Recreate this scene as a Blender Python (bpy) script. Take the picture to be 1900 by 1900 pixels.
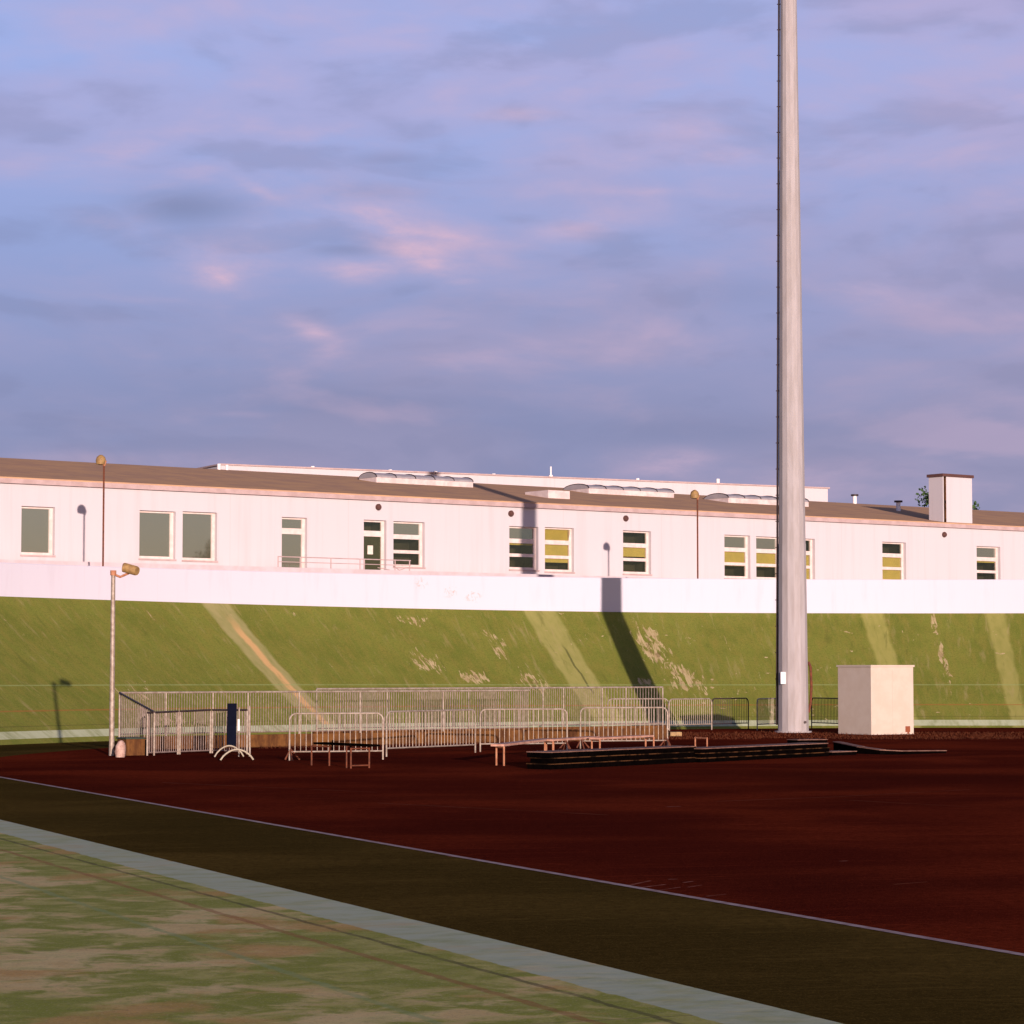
import bpy, bmesh, math, random
from mathutils import Vector, Matrix
R = math.radians
rnd = random.Random(7)
for o in list(bpy.data.objects):
    bpy.data.objects.remove(o)
scene = bpy.context.scene
COL = scene.collection

# ------------------------------------------------------------------ camera
EYE, FOC, CX, CY, HOR = 2.1, 4800.0, 950.0, 950.0, 1242.0
PITCH = math.atan((HOR - CY) / FOC)
cd = bpy.data.cameras.new('camera')
cd.sensor_width = 36.0
cd.lens = FOC / 1900.0 * 36.0
cd.clip_start = 0.5
cd.clip_end = 6000
cam = bpy.data.objects.new('camera', cd)
COL.objects.link(cam)
cam.location = (0, 0, EYE)
cam.rotation_euler = (math.pi / 2 + PITCH, 0, 0)
scene.camera = cam

# ------------------------------------------------------------------ sun and sky
SUN_AZ, SUN_EL = 13.1, 6.2          # degrees right of straight behind the camera, above the horizon
sunv = Vector((math.sin(R(SUN_AZ)) * math.cos(R(SUN_EL)), -math.cos(R(SUN_AZ)) * math.cos(R(SUN_EL)), math.sin(R(SUN_EL))))
sl = bpy.data.lights.new('sun', 'SUN')
sl.energy = 4.3
sl.angle = R(0.40)
sl.color = (1.0, 0.80, 0.73)
so = bpy.data.objects.new('sun', sl)
COL.objects.link(so)
so.location = sunv * 80
so.rotation_euler = sunv.to_track_quat('Z', 'Y').to_euler()

world = bpy.data.worlds.new('World')
scene.world = world
world.use_nodes = True
wt = world.node_tree
wt.nodes.clear()


class NT:
    """small helper for node trees"""
    def __init__(s, tree):
        s.t = tree

    def n(s, typ, **kw):
        nd = s.t.nodes.new(typ)
        for k, v in kw.items():
            if k.startswith('i_'):
                nd.inputs[k[2:].replace('_', ' ')].default_value = v
            else:
                setattr(nd, k, v)
        return nd

    def l(s, a, b):
        s.t.links.new(a, b)

    def val(s, sock, v):
        if isinstance(v, bpy.types.NodeSocket):
            s.l(v, sock)
        elif v is not None:
            sock.default_value = v

    def m(s, op, a, b=None, c=None, clamp=False):
        nd = s.t.nodes.new('ShaderNodeMath')
        nd.operation = op
        nd.use_clamp = clamp
        s.val(nd.inputs[0], a)
        s.val(nd.inputs[1], b)
        s.val(nd.inputs[2], c)
        return nd.outputs[0]

    def mix(s, f, a, b, blend='MIX'):
        nd = s.t.nodes.new('ShaderNodeMix')
        nd.data_type = 'RGBA'
        nd.blend_type = blend
        s.val(nd.inputs[0], f)
        for sock, v in ((nd.inputs[6], a), (nd.inputs[7], b)):
            if isinstance(v, (tuple, list)) and len(v) == 3:
                v = (*v, 1)
            s.val(sock, v)
        return nd.outputs[2]

    def vec(s, op, a, b=None):
        nd = s.t.nodes.new('ShaderNodeVectorMath')
        nd.operation = op
        s.val(nd.inputs[0], a)
        s.val(nd.inputs[1], b)
        return nd.outputs[0]

    def comb(s, x, y, z=0.0):
        nd = s.t.nodes.new('ShaderNodeCombineXYZ')
        for i, v in enumerate((x, y, z)):
            s.val(nd.inputs[i], v)
        return nd.outputs[0]

    def noise(s, vec, scale, detail=4, rough=0.55, dist=0.0):
        nd = s.t.nodes.new('ShaderNodeTexNoise')
        s.val(nd.inputs['Vector'], vec)
        nd.inputs['Scale'].default_value = scale
        nd.inputs['Detail'].default_value = detail
        nd.inputs['Roughness'].default_value = rough
        nd.inputs['Distortion'].default_value = dist
        return nd.outputs['Fac']

    def step(s, v, lo, hi, a=0.0, b=1.0):
        nd = s.t.nodes.new('ShaderNodeMapRange')
        nd.interpolation_type = 'SMOOTHSTEP'
        s.val(nd.inputs['Value'], v)
        s.val(nd.inputs['From Min'], lo)
        s.val(nd.inputs['From Max'], hi)
        s.val(nd.inputs['To Min'], a)
        s.val(nd.inputs['To Max'], b)
        return nd.outputs['Result']


w = NT(wt)
geo = w.n('ShaderNodeTexCoord')
sep = w.n('ShaderNodeSeparateXYZ')
w.l(geo.outputs['Generated'], sep.inputs[0])
DX, DY, DZ = sep.outputs
az = w.m('ARCTAN2', DX, DY)
el = w.m('ARCSINE', DZ)
sky = w.n('ShaderNodeTexSky', sky_type='NISHITA')
sky.sun_disc = False
sky.sun_elevation = R(SUN_EL)
sky.sun_rotation = R(180 - SUN_AZ)
sky.air_density = 1.0
sky.dust_density = 1.2
sky.ozone_density = 2.2
nish = w.mix(1.0, sky.outputs[0], (0.078, 0.072, 0.115), 'MULTIPLY')
# evening cloud: broken bands lit pink, the rest of the veil grey violet
v0 = w.comb(DX, DY, w.m('MULTIPLY', DZ, 3.0))
big = w.noise(v0, 7.0, 6, 0.55, 0.25)
mid = w.noise(w.vec('ADD', v0, (3.1, 1.7, 0.4)), 13.0, 7, 0.6, 0.35)
fine = w.noise(v0, 44.0, 6, 0.6, 0.2)
def dens(off):
    p = w.vec('ADD', v0, off)
    wr = w.vec('ADD', p, (0.4, 0.9, 0.2))
    return w.m('ADD', w.m('MULTIPLY', w.noise(p, 10.0, 6, .5, .3), 0.7), w.m('MULTIPLY', w.noise(wr, 5.5, 3, .5, .2), 0.5))


d1, d2 = dens((0, 0, 0)), dens((0.004, 0, 0.026))
relief = w.m('SUBTRACT', d1, d2)
topl = w.step(relief, -0.01, 0.10)
under = w.step(relief, 0.0, -0.10)
veil = w.step(el, R(4.5), R(11.0), 1.0, 0.0)
veil = w.m('ADD', w.m('MULTIPLY', veil, 0.5), w.step(big, 0.36, 0.64, 0.0, 0.62), clamp=True)
veil = w.m('ADD', veil, w.step(az, R(-6.0), R(10.0), -0.10, 0.22), clamp=True)
base = w.mix(1.0, nish, (1.0, 1.0, 1.0), 'MULTIPLY')
hz = w.step(el, R(2.5), R(14.0))
blue = w.mix(hz, (0.145, 0.178, 0.310), (0.232, 0.288, 0.520))
viol = w.mix(hz, (0.196, 0.194, 0.305), (0.298, 0.268, 0.430))
body = w.mix(veil, blue, viol)


def blob(x, y, sx, sy, amp, slope=0.0):
    """cloud bank centred on a direction: azimuth and elevation in degrees"""
    a = w.m('SUBTRACT', az, R(x))
    e = w.m('SUBTRACT', el, R(y))
    e = w.m('SUBTRACT', e, w.m('MULTIPLY', a, slope))
    q = w.m('ADD', w.m('POWER', w.m('DIVIDE', w.m('ABSOLUTE', a), R(sx)), 2.0),
            w.m('POWER', w.m('DIVIDE', w.m('ABSOLUTE', e), R(sy)), 2.0))
    return w.m('MULTIPLY', w.m('POWER', 2.71828, w.m('MULTIPLY', q, -1.0)), amp)


def dirpx(x, y):
    return math.degrees(math.atan((x - CX) / FOC)), math.degrees(math.atan((HOR - y) / FOC))


blobs = [(745, 440, 1.25, .50, 1.0, -.55), (600, 395, 1.4, .32, .50, .1), (420, 480, 1.5, .45, .42, 0), (415, 520, .55, .24, .75, -.1),
         (215, 300, .75, .22, .75, .15), (200, 415, .9, .30, .48, -.2), (660, 500, .8, .25, .62, 0), (580, 612, .6, .2, .65, -.35),
         (615, 650, .45, .12, .5, .1), (920, 200, 1.6, .14, .6, -.03), (1000, 205, 1.2, .10, .35, 0), (1350, 290, 3.8, .25, .42, -.02), (1080, 415, 1.1, .28, .50, .1),
         (1200, 350, 1.1, .09, .38, 0), (1250, 235, 1.5, .3, .34, 0), (1650, 545, 1.3, .26, .52, -.1), (1200, 640, 2.6, .4, .22, .05),
         (1240, 860, 1.0, .28, .48, 0), (1600, 880, 2.2, .3, .28, 0), (470, 345, .55, .14, .5, -.5), (840, 440, .9, .30, .45, -.2), (440, 770, .6, .07, .25, 0),
         (300, 860, 3.2, .22, .32, 0), (1650, 200, 3, .35, .25, 0), (900, 680, 2.4, .3, .18, 0)]
acc = None
for bx, by, sx, sy, amp, slp in blobs:
    a_, e_ = dirpx(bx, by)
    b_ = blob(a_, e_, sx, sy, amp, slp)
    acc = b_ if acc is None else w.m('ADD', acc, b_)
tex = w.m('ADD', w.m('MULTIPLY', mid, 1.15), w.m('MULTIPLY', fine, 0.55))
puff = w.noise(w.vec('ADD', v0, (1.3, 0.2, 2.0)), 26.0, 6, .62, .25)
soft = w.m('MULTIPLY', w.step(mid, .34, .66, .25, 1.05), w.step(puff, .30, .70, .55, 1.15))
lit = w.m('MULTIPLY', w.m('POWER', acc, .85), w.m('MULTIPLY', soft, w.m('ADD', w.step(tex, 0.60, 1.15, 0.50, .95), w.m('MULTIPLY', topl, .35))))
lit = w.m('ADD', lit, w.m('MULTIPLY', topl, w.step(big, .36, .66, .04, .26)))
lit = w.m('MULTIPLY', lit, w.step(el, R(13), R(30), 1.0, 0.4), clamp=True)
# grey blue shaded cloud bodies
darks = [(330, 385, 1.6, .42, .8), (680, 350, 1.1, .2, .6), (730, 290, 1.2, .2, .5), (640, 460, .9, .15, .6), (700, 740, 6, .55, .55), (1300, 800, 6, .4, .5),
         (1350, 540, 2.5, .35, .25), (950, 560, 3, .3, .25)]
dacc = None
for bx, by, sx, sy, amp in darks:
    a_, e_ = dirpx(bx, by)
    b_ = blob(a_, e_, sx, sy, amp)
    dacc = b_ if dacc is None else w.m('ADD', dacc, b_)
dacc = w.m('MULTIPLY', dacc, w.step(mid, 0.3, 0.62, 0.4, 1.1), clamp=True)
body = w.mix(w.m('MULTIPLY', w.m('MAXIMUM', dacc, w.m('MULTIPLY', under, .38)), 0.75), body, (0.135, 0.152, 0.262))
body = w.mix(lit, body, (0.455, 0.315, 0.405))
# far from this low band of cloud the sky is the clear evening sky alone
lowband = w.step(el, R(22), R(48), 1.0, 0.0)
front = w.step(DY, -0.25, 0.45)
cover = w.m('MULTIPLY', lowband, front)
total = w.mix(cover, nish, body)
bg = w.n('ShaderNodeBackground')
bg.inputs['Strength'].default_value = 1.04
w.l(total, bg.inputs['Color'])
wo = w.n('ShaderNodeOutputWorld')
w.l(bg.outputs[0], wo.inputs[0])

scene.view_settings.view_transform = 'Standard'
scene.view_settings.look = 'None'
scene.view_settings.exposure = 0.55
scene.view_settings.gamma = 1.0

# ------------------------------------------------------------------ helpers
FW = Vector((0, math.cos(PITCH), math.sin(PITCH)))
UP = Vector((0, -math.sin(PITCH), math.cos(PITCH)))
ORG = Vector((0, 0, EYE))


def ray(x, y):
    return FW + Vector((1, 0, 0)) * ((x - CX) / FOC) + UP * ((CY - y) / FOC)


def atd(x, y, d):
    r = ray(x, y)
    return ORG + r * (d / r.y)


def G(x, y, z=0.0):
    r = ray(x, y)
    return ORG + r * ((z - EYE) / r.z)


def prop(o, label=None, cat=None, group=None, kind=None):
    if label:
        o['label'] = label
    if cat:
        o['category'] = cat
    if group:
        o['group'] = group
    if kind:
        o['kind'] = kind
    return o


def empty(name, loc, label, cat, group=None):
    o = bpy.data.objects.new(name, None)
    COL.objects.link(o)
    o.location = loc
    bpy.context.view_layer.update()
    return prop(o, label, cat, group)


class MB:
    """collects shapes into one mesh"""
    def __init__(s):
        s.v, s.f, s.smooth = [], [], []

    def add(s, vs, fs, smooth=False):
        b = len(s.v)
        s.v += [Vector(v) for v in vs]
        s.f += [tuple(i + b for i in f) for f in fs]
        s.smooth += [smooth] * len(fs)

    def quad(s, a, b, c, d):
        s.add([a, b, c, d], [(0, 1, 2, 3)])

    def box(s, o, ax, ay, az_):
        """box from a corner with three edge vectors"""
        o, ax, ay, az_ = map(Vector, (o, ax, ay, az_))
        vs = [o, o + ax, o + ax + ay, o + ay, o + az_, o + ax + az_, o + ax + ay + az_, o + ay + az_]
        fs = [(0, 3, 2, 1), (4, 5, 6, 7), (0, 1, 5, 4), (1, 2, 6, 5), (2, 3, 7, 6), (3, 0, 4, 7)]
        if ax.cross(ay).dot(az_) < 0:
            fs = [tuple(reversed(f)) for f in fs]
        s.add(vs, fs)

    def cbox(s, c, hx, hy, hz, rot=0.0):
        cs, sn = math.cos(rot), math.sin(rot)
        ex, ey = Vector((cs, sn, 0)), Vector((-sn, cs, 0))
        s.box(Vector(c) - ex * hx - ey * hy - Vector((0, 0, hz)), ex * 2 * hx, ey * 2 * hy, (0, 0, 2 * hz))

    def tube(s, pts, r, n=8, cap=True, radii=None):
        pts = [Vector(p) for p in pts]
        rings = []
        prev = None
        for i, p in enumerate(pts):
            t = (pts[min(i + 1, len(pts) - 1)] - pts[max(i - 1, 0)]).normalized()
            if prev is None:
                a = Vector((0, 0, 1)) if abs(t.z) < 0.9 else Vector((1, 0, 0))
                u = t.cross(a).normalized()
            else:
                u = (prev - t * prev.dot(t)).normalized()
            prev = u
            v = t.cross(u)
            rr = radii[i] if radii else r
            rings.append([p + (u * math.cos(2 * math.pi * k / n) + v * math.sin(2 * math.pi * k / n)) * rr for k in range(n)])
        vs = [v for rg in rings for v in rg]
        fs = []
        for i in range(len(pts) - 1):
            for k in range(n):
                k2 = (k + 1) % n
                fs.append((i * n + k, i * n + k2, (i + 1) * n + k2, (i + 1) * n + k))
        if cap:
            fs.append(tuple(reversed(range(n))))
            fs.append(tuple((len(pts) - 1) * n + k for k in range(n)))
        s.add(vs, fs, True)

    def build(s, name, mat, parent=None, bevel=0.0):
        me = bpy.data.meshes.new(name)
        me.from_pydata([tuple(v) for v in s.v], [], s.f)
        me.validate()
        if len(me.polygons) == len(s.smooth):
            me.polygons.foreach_set('use_smooth', s.smooth)
        if mat:
            me.materials.append(mat)
        o = bpy.data.objects.new(name, me)
        COL.objects.link(o)
        if parent is not None:
            o.parent = parent
            off = Vector((0, 0, 0))
            p = parent
            while p is not None:
                off += p.location
                p = p.parent
            me.transform(Matrix.Translation(-off))
        if any(s.smooth):
            try:
                me.set_sharp_from_angle(angle=R(40))
            except Exception:
                pass
        if bevel:
            bv = o.modifiers.new('bevel', 'BEVEL')
            bv.width = bevel
            bv.segments = 2
            bv.limit_method = 'ANGLE'
        return o


def rebase(o, base):
    """move a single-mesh thing's origin to its base"""
    o.data.transform(Matrix.Translation(-Vector(base)))
    o.location = base
    return o


# ------------------------------------------------------------------ materials
def material(name, c1, c2=None, scale=3.0, rough=0.8, metal=0.0, spec=0.3, bump=0.0, bscale=None, detail=6, stretch=None,
             lo=0.35, hi=0.65):
    m = bpy.data.materials.new(name)
    m.use_nodes = True
    t = NT(m.node_tree)
    b = m.node_tree.nodes['Principled BSDF']
    b.inputs['Roughness'].default_value = rough
    b.inputs['Metallic'].default_value = metal
    b.inputs['Specular IOR Level'].default_value = spec
    tc = t.n('ShaderNodeNewGeometry').outputs['Position']
    if stretch:
        tc = t.vec('MULTIPLY', tc, stretch)
    if c2 is None:
        c2 = tuple(x * 0.82 for x in c1)
    nz = t.noise(tc, scale, detail, 0.6)
    t.l(t.mix(t.step(nz, lo, hi), c1, c2), b.inputs['Base Color'])
    if bump:
        bn = t.n('ShaderNodeBump')
        bn.inputs['Strength'].default_value = bump
        bn.inputs['Distance'].default_value = 0.02
        t.l(t.noise(tc, bscale or scale * 6, 5), bn.inputs['Height'])
        t.l(bn.outputs[0], b.inputs['Normal'])
    return m


M = {}
M['galv'] = material('galvanised', (0.38, 0.315, 0.250), (0.25, 0.19, 0.14), 9, 0.55, 0.25, 0.4)
M['galv_dim'] = material('galvanised_dull', (0.27, 0.205, 0.175), (0.17, 0.12, 0.10), 9, 0.6, 0.2, 0.3)
M['dark_steel'] = material('dark_steel', (0.050, 0.030, 0.026), (0.03, 0.02, 0.02), 9, 0.6, 0.2)
M['rust'] = material('rust', (0.16, 0.045, 0.018), (0.09, 0.03, 0.015), 12, 0.8)
M['rust_pale'] = material('orange_paint', (0.42, 0.19, 0.10), (0.30, 0.11, 0.05), 12, 0.7)
M['mast'] = material('mast_steel', (0.36, 0.325, 0.32), (0.31, 0.275, 0.262), 2.0, 0.7, 0.0, 0.3, stretch=(3, 3, .5))
M['black'] = material('black_plastic', (0.0028, 0.0017, 0.0015), (0.0014, 0.001, 0.001), 8, 0.95, 0, 0.0)
M['rim'] = material('deck_rim', (0.085, 0.038, 0.016), (0.012, 0.007, 0.004), 2.6, 0.9, 0, .0, lo=.4, hi=.56)
M['decktop'] = material('deck_top', (0.22, 0.12, 0.085), (0.14, 0.07, 0.05), 5, 0.9, 0, .1)
M['navy'] = material('navy_board', (0.005, 0.006, 0.014), None, 6, 0.9, 0, 0.02)
M['white'] = material('white_paint', (0.80, 0.76, 0.74), (0.70, 0.66, 0.64), 3, 0.7)
M['box'] = material('cabinet_paint', (0.53, 0.445, 0.36), (0.50, 0.41, 0.325), 2.5, 0.7, 0, 0.25, 0.05)
M['boxrust'] = material('cabinet_rust', (0.25, 0.07, 0.03), None, 20, 0.9)
M['frame'] = material('window_frame', (0.66, 0.55, 0.50), (0.58, 0.46, 0.41), 4, 0.6)
M['roof'] = material('roof_felt', (0.52, 0.315, 0.175), (0.43, 0.265, 0.17), 0.7, 0.95, 0, 0.0, 0.2, 8)
M['trim'] = material('eave_trim', (0.45, 0.33, 0.31), (0.38, 0.27, 0.25), 2, 0.8)
M['kerbwhite'] = material('kerb_white', (0.62, 0.53, 0.50), (0.50, 0.40, 0.38), 2, 0.8)
M['sky_glaze'] = material('skylight_glazing', (0.33, 0.30, 0.30), (0.27, 0.25, 0.26), 2, 0.5, 0, 0.3)
M['lampdark'] = material('lamp_dark', (0.10, 0.045, 0.035), None, 5, 0.5)
M['lampyellow'] = material('lamp_yellow', (0.34, 0.21, 0.075), (0.22, 0.13, 0.05), 9, 0.6)
M['leaf'] = material('leaf', (0.055, 0.10, 0.028), (0.03, 0.065, 0.02), 2, 0.8)
M['bark'] = material('bark', (0.09, 0.06, 0.04), None, 6, 0.9)
M['drygrass'] = material('dry_grass', (0.115, 0.034, 0.014), (0.06, 0.020, 0.010), 1.5, 0.9, 0, .05)
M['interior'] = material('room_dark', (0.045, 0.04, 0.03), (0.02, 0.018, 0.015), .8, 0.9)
M['blind'] = material('blind', (0.52, 0.42, 0.125), (0.46, 0.38, 0.115), 2, 0.8)
M['wood_low'] = material('plank', (0.155, 0.068, 0.020), (0.07, 0.028, 0.011), 4.5, 0.85, 0, .1, stretch=(1, 1, .4), bump=.3)
M['paper'] = material('paper', (0.72, 0.62, 0.52), None, 5, 0.8)
M['pinkwood'] = material('bench_board', (0.50, 0.28, 0.20), (0.34, 0.17, 0.11), 4, 0.8)
M['pale_tube'] = material('pale_tube', (0.42, 0.36, 0.26), None, 5, .5)


def wall_material():
    """white render, faint vertical dirt runs"""
    m = bpy.data.materials.new('facade_render')
    m.use_nodes = True
    t = NT(m.node_tree)
    b = m.node_tree.nodes['Principled BSDF']
    b.inputs['Roughness'].default_value = 0.85
    b.inputs['Specular IOR Level'].default_value = 0.15
    p = t.n('ShaderNodeNewGeometry').outputs['Position']
    run = t.noise(t.vec('MULTIPLY', p, (2.2, 2.2, 0.10)), 1.0, 6, .65)
    cloud = t.noise(p, 0.5, 5)
    c = t.mix(t.step(run, .46, .76), (0.52, 0.475, 0.480), (0.49, 0.435, 0.435))
    c = t.mix(t.step(cloud, .5, .8, 0, .5), c, (0.51, 0.465, 0.47))
    sx = t.n('ShaderNodeSeparateXYZ')
    t.l(p, sx.inputs[0])
    jt = t.m('ABSOLUTE', t.m('SUBTRACT', t.m('FRACT', t.m('DIVIDE', sx.outputs[0], 4.95)), .5))
    c = t.mix(t.step(jt, .0045, .0015, 0, .22), c, (0.42, 0.30, 0.27))
    foot = t.m('MULTIPLY', t.step(sx.outputs[2], 7.3, 6.2), t.step(run, .35, .6))
    c = t.mix(t.m('MULTIPLY', foot, .25), c, (0.45, 0.36, 0.33))
    t.l(c, b.inputs['Base Color'])
    return m


M['facade'] = wall_material()


def parapet_material():
    m = bpy.data.materials.new('parapet_paint')
    m.use_nodes = True
    t = NT(m.node_tree)
    b = m.node_tree.nodes['Principled BSDF']
    b.inputs['Roughness'].default_value = 0.8
    b.inputs['Specular IOR Level'].default_value = 0.2
    uv = t.n('ShaderNodeUVMap', uv_map='uv').outputs[0]
    s = t.n('ShaderNodeSeparateXYZ')
    t.l(uv, s.inputs[0])
    a, v = s.outputs[0], s.outputs[1]
    run = t.noise(t.comb(t.m('MULTIPLY', a, 3.0), t.m('MULTIPLY', v, .4)), 1.0, 5)
    c = t.mix(t.step(run, .5, .8), (0.525, 0.500, 0.560), (0.50, 0.465, 0.52))
    # joints between the panels
    j = t.m('ABSOLUTE', t.m('SUBTRACT', t.m('FRACT', t.m('DIVIDE', a, 3.1)), 0.5))
    c = t.mix(t.step(j, .0035, .0015, 0, .25), c, (0.5, 0.42, 0.42))
    # faded reddish paint marks
    n2 = t.noise(t.comb(t.m('MULTIPLY', a, 4.2), t.m('MULTIPLY', v, 3.2), 2.2), 1.7, 5, .7, .8)
    for cpx, sx, sv in ((782, .35, 1.05), (835, .35, .72), (878, .45, .55)):
        th = theta_at(cpx, 46.0)
        d = t.m('ABSOLUTE', t.m('SUBTRACT', a, th * 42))
        msk = t.m('MULTIPLY', t.step(d, sx, sx * .3, 0, 1), t.step(t.m('ABSOLUTE', t.m('SUBTRACT', v, sv)), .30, .08, 0, 1))
        c = t.mix(t.m('MULTIPLY', msk, t.step(n2, .52, .60, 0, .7)), c, (0.62, 0.28, 0.24))
    t.l(c, b.inputs['Base Color'])
    return m


# ------------------------------------------------------------------ velodrome plan
CC = Vector((18.0, 65.0))
RT = 46.0
TH0, TH1 = 203.6, 23.6


def theta_at(px, r, depth_hint=1):
    """angle (rad) at which the sight line through image column px meets the circle of radius r"""
    u = math.tan(math.atan((px - CX) / FOC))
    # |(u d - cx, d - cy)| = r
    A = u * u + 1
    B = -2 * (u * CC.x + CC.y)
    C_ = CC.x ** 2 + CC.y ** 2 - r * r
    d = (-B + math.sqrt(B * B - 4 * A * C_)) / (2 * A)
    return math.atan2(d - CC.y, u * d - CC.x)


def smooth(x):
    x = max(0.0, min(1.0, x))
    return x * x * (3 - 2 * x)


STN = []   # stations: (centre offset vector, angle, arclength coordinate, blend)
nrm0 = Vector((math.cos(R(TH0)), math.sin(R(TH0))))
tan0 = Vector((0.4003, -0.9164))
for k in range(30):
    L = 70 - k * 70 / 30
    STN.append((tan0 * L, R(TH0), R(TH0) * 42 + L, 0.0))
N_ARC = 150
for k in range(N_ARC + 1):
    th = TH0 + (TH1 - TH0) * k / N_ARC
    STN.append((Vector((0, 0)), R(th), R(th) * 42, smooth((TH0 - th) / (TH0 - 160))))
for k in range(1, 15):
    L = 70 * k / 14
    STN.append((tan0 * L, R(TH1), R(TH1) * 42 - L, 1.0))


def lerp(a, b, f):
    return a + (b - a) * f


def ri(f): return lerp(31.4, 28.8, f)
def rb(f): return lerp(34.5, 38.0, f)
def rt(f): return lerp(40.0, RT, f)
def zb(f): return lerp(0.0, -0.28, f)


def zt(th, f):
    deg = math.degrees(th)
    far = 4.5 + 0.24 * smooth((deg - 100) / 50)
    return lerp(0.03, far, f)


def sweep(name, prof, mat, uvs=True, kind='structure'):
    """prof(theta, f) -> list of (radius, z, v)"""
    vs, fs, uvl = [], [], []
    rows = []
    for off, th, s, f in STN:
        row = []
        nv = Vector((math.cos(th), math.sin(th)))
        for r, z, v in prof(th, f):
            p = CC + nv * r + off
            row.append(len(vs))
            vs.append((p.x, p.y, z))
            uvl.append((s, v, f))
        rows.append(row)
    for i in range(len(rows) - 1):
        for j in range(len(rows[0]) - 1):
            fs.append((rows[i][j], rows[i][j + 1], rows[i + 1][j + 1], rows[i + 1][j]))
    me = bpy.data.meshes.new(name)
    me.from_pydata(vs, [], fs)
    u1 = me.uv_layers.new(name='uv')
    u2 = me.uv_layers.new(name='uvb')
    for lp in me.loops:
        s, v, f = uvl[lp.vertex_index]
        u1.data[lp.index].uv = (s, v)
        u2.data[lp.index].uv = (f, 0)
    me.materials.append(mat)
    me.polygons.foreach_set('use_smooth', [True] * len(me.polygons))
    bm = bmesh.new()
    bm.from_mesh(me)
    bmesh.ops.recalc_face_normals(bm, faces=bm.faces)
    bm.to_mesh(me)
    bm.free()
    o = bpy.data.objects.new(name, me)
    COL.objects.link(o)
    if kind:
        o['kind'] = kind
    return o


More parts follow.
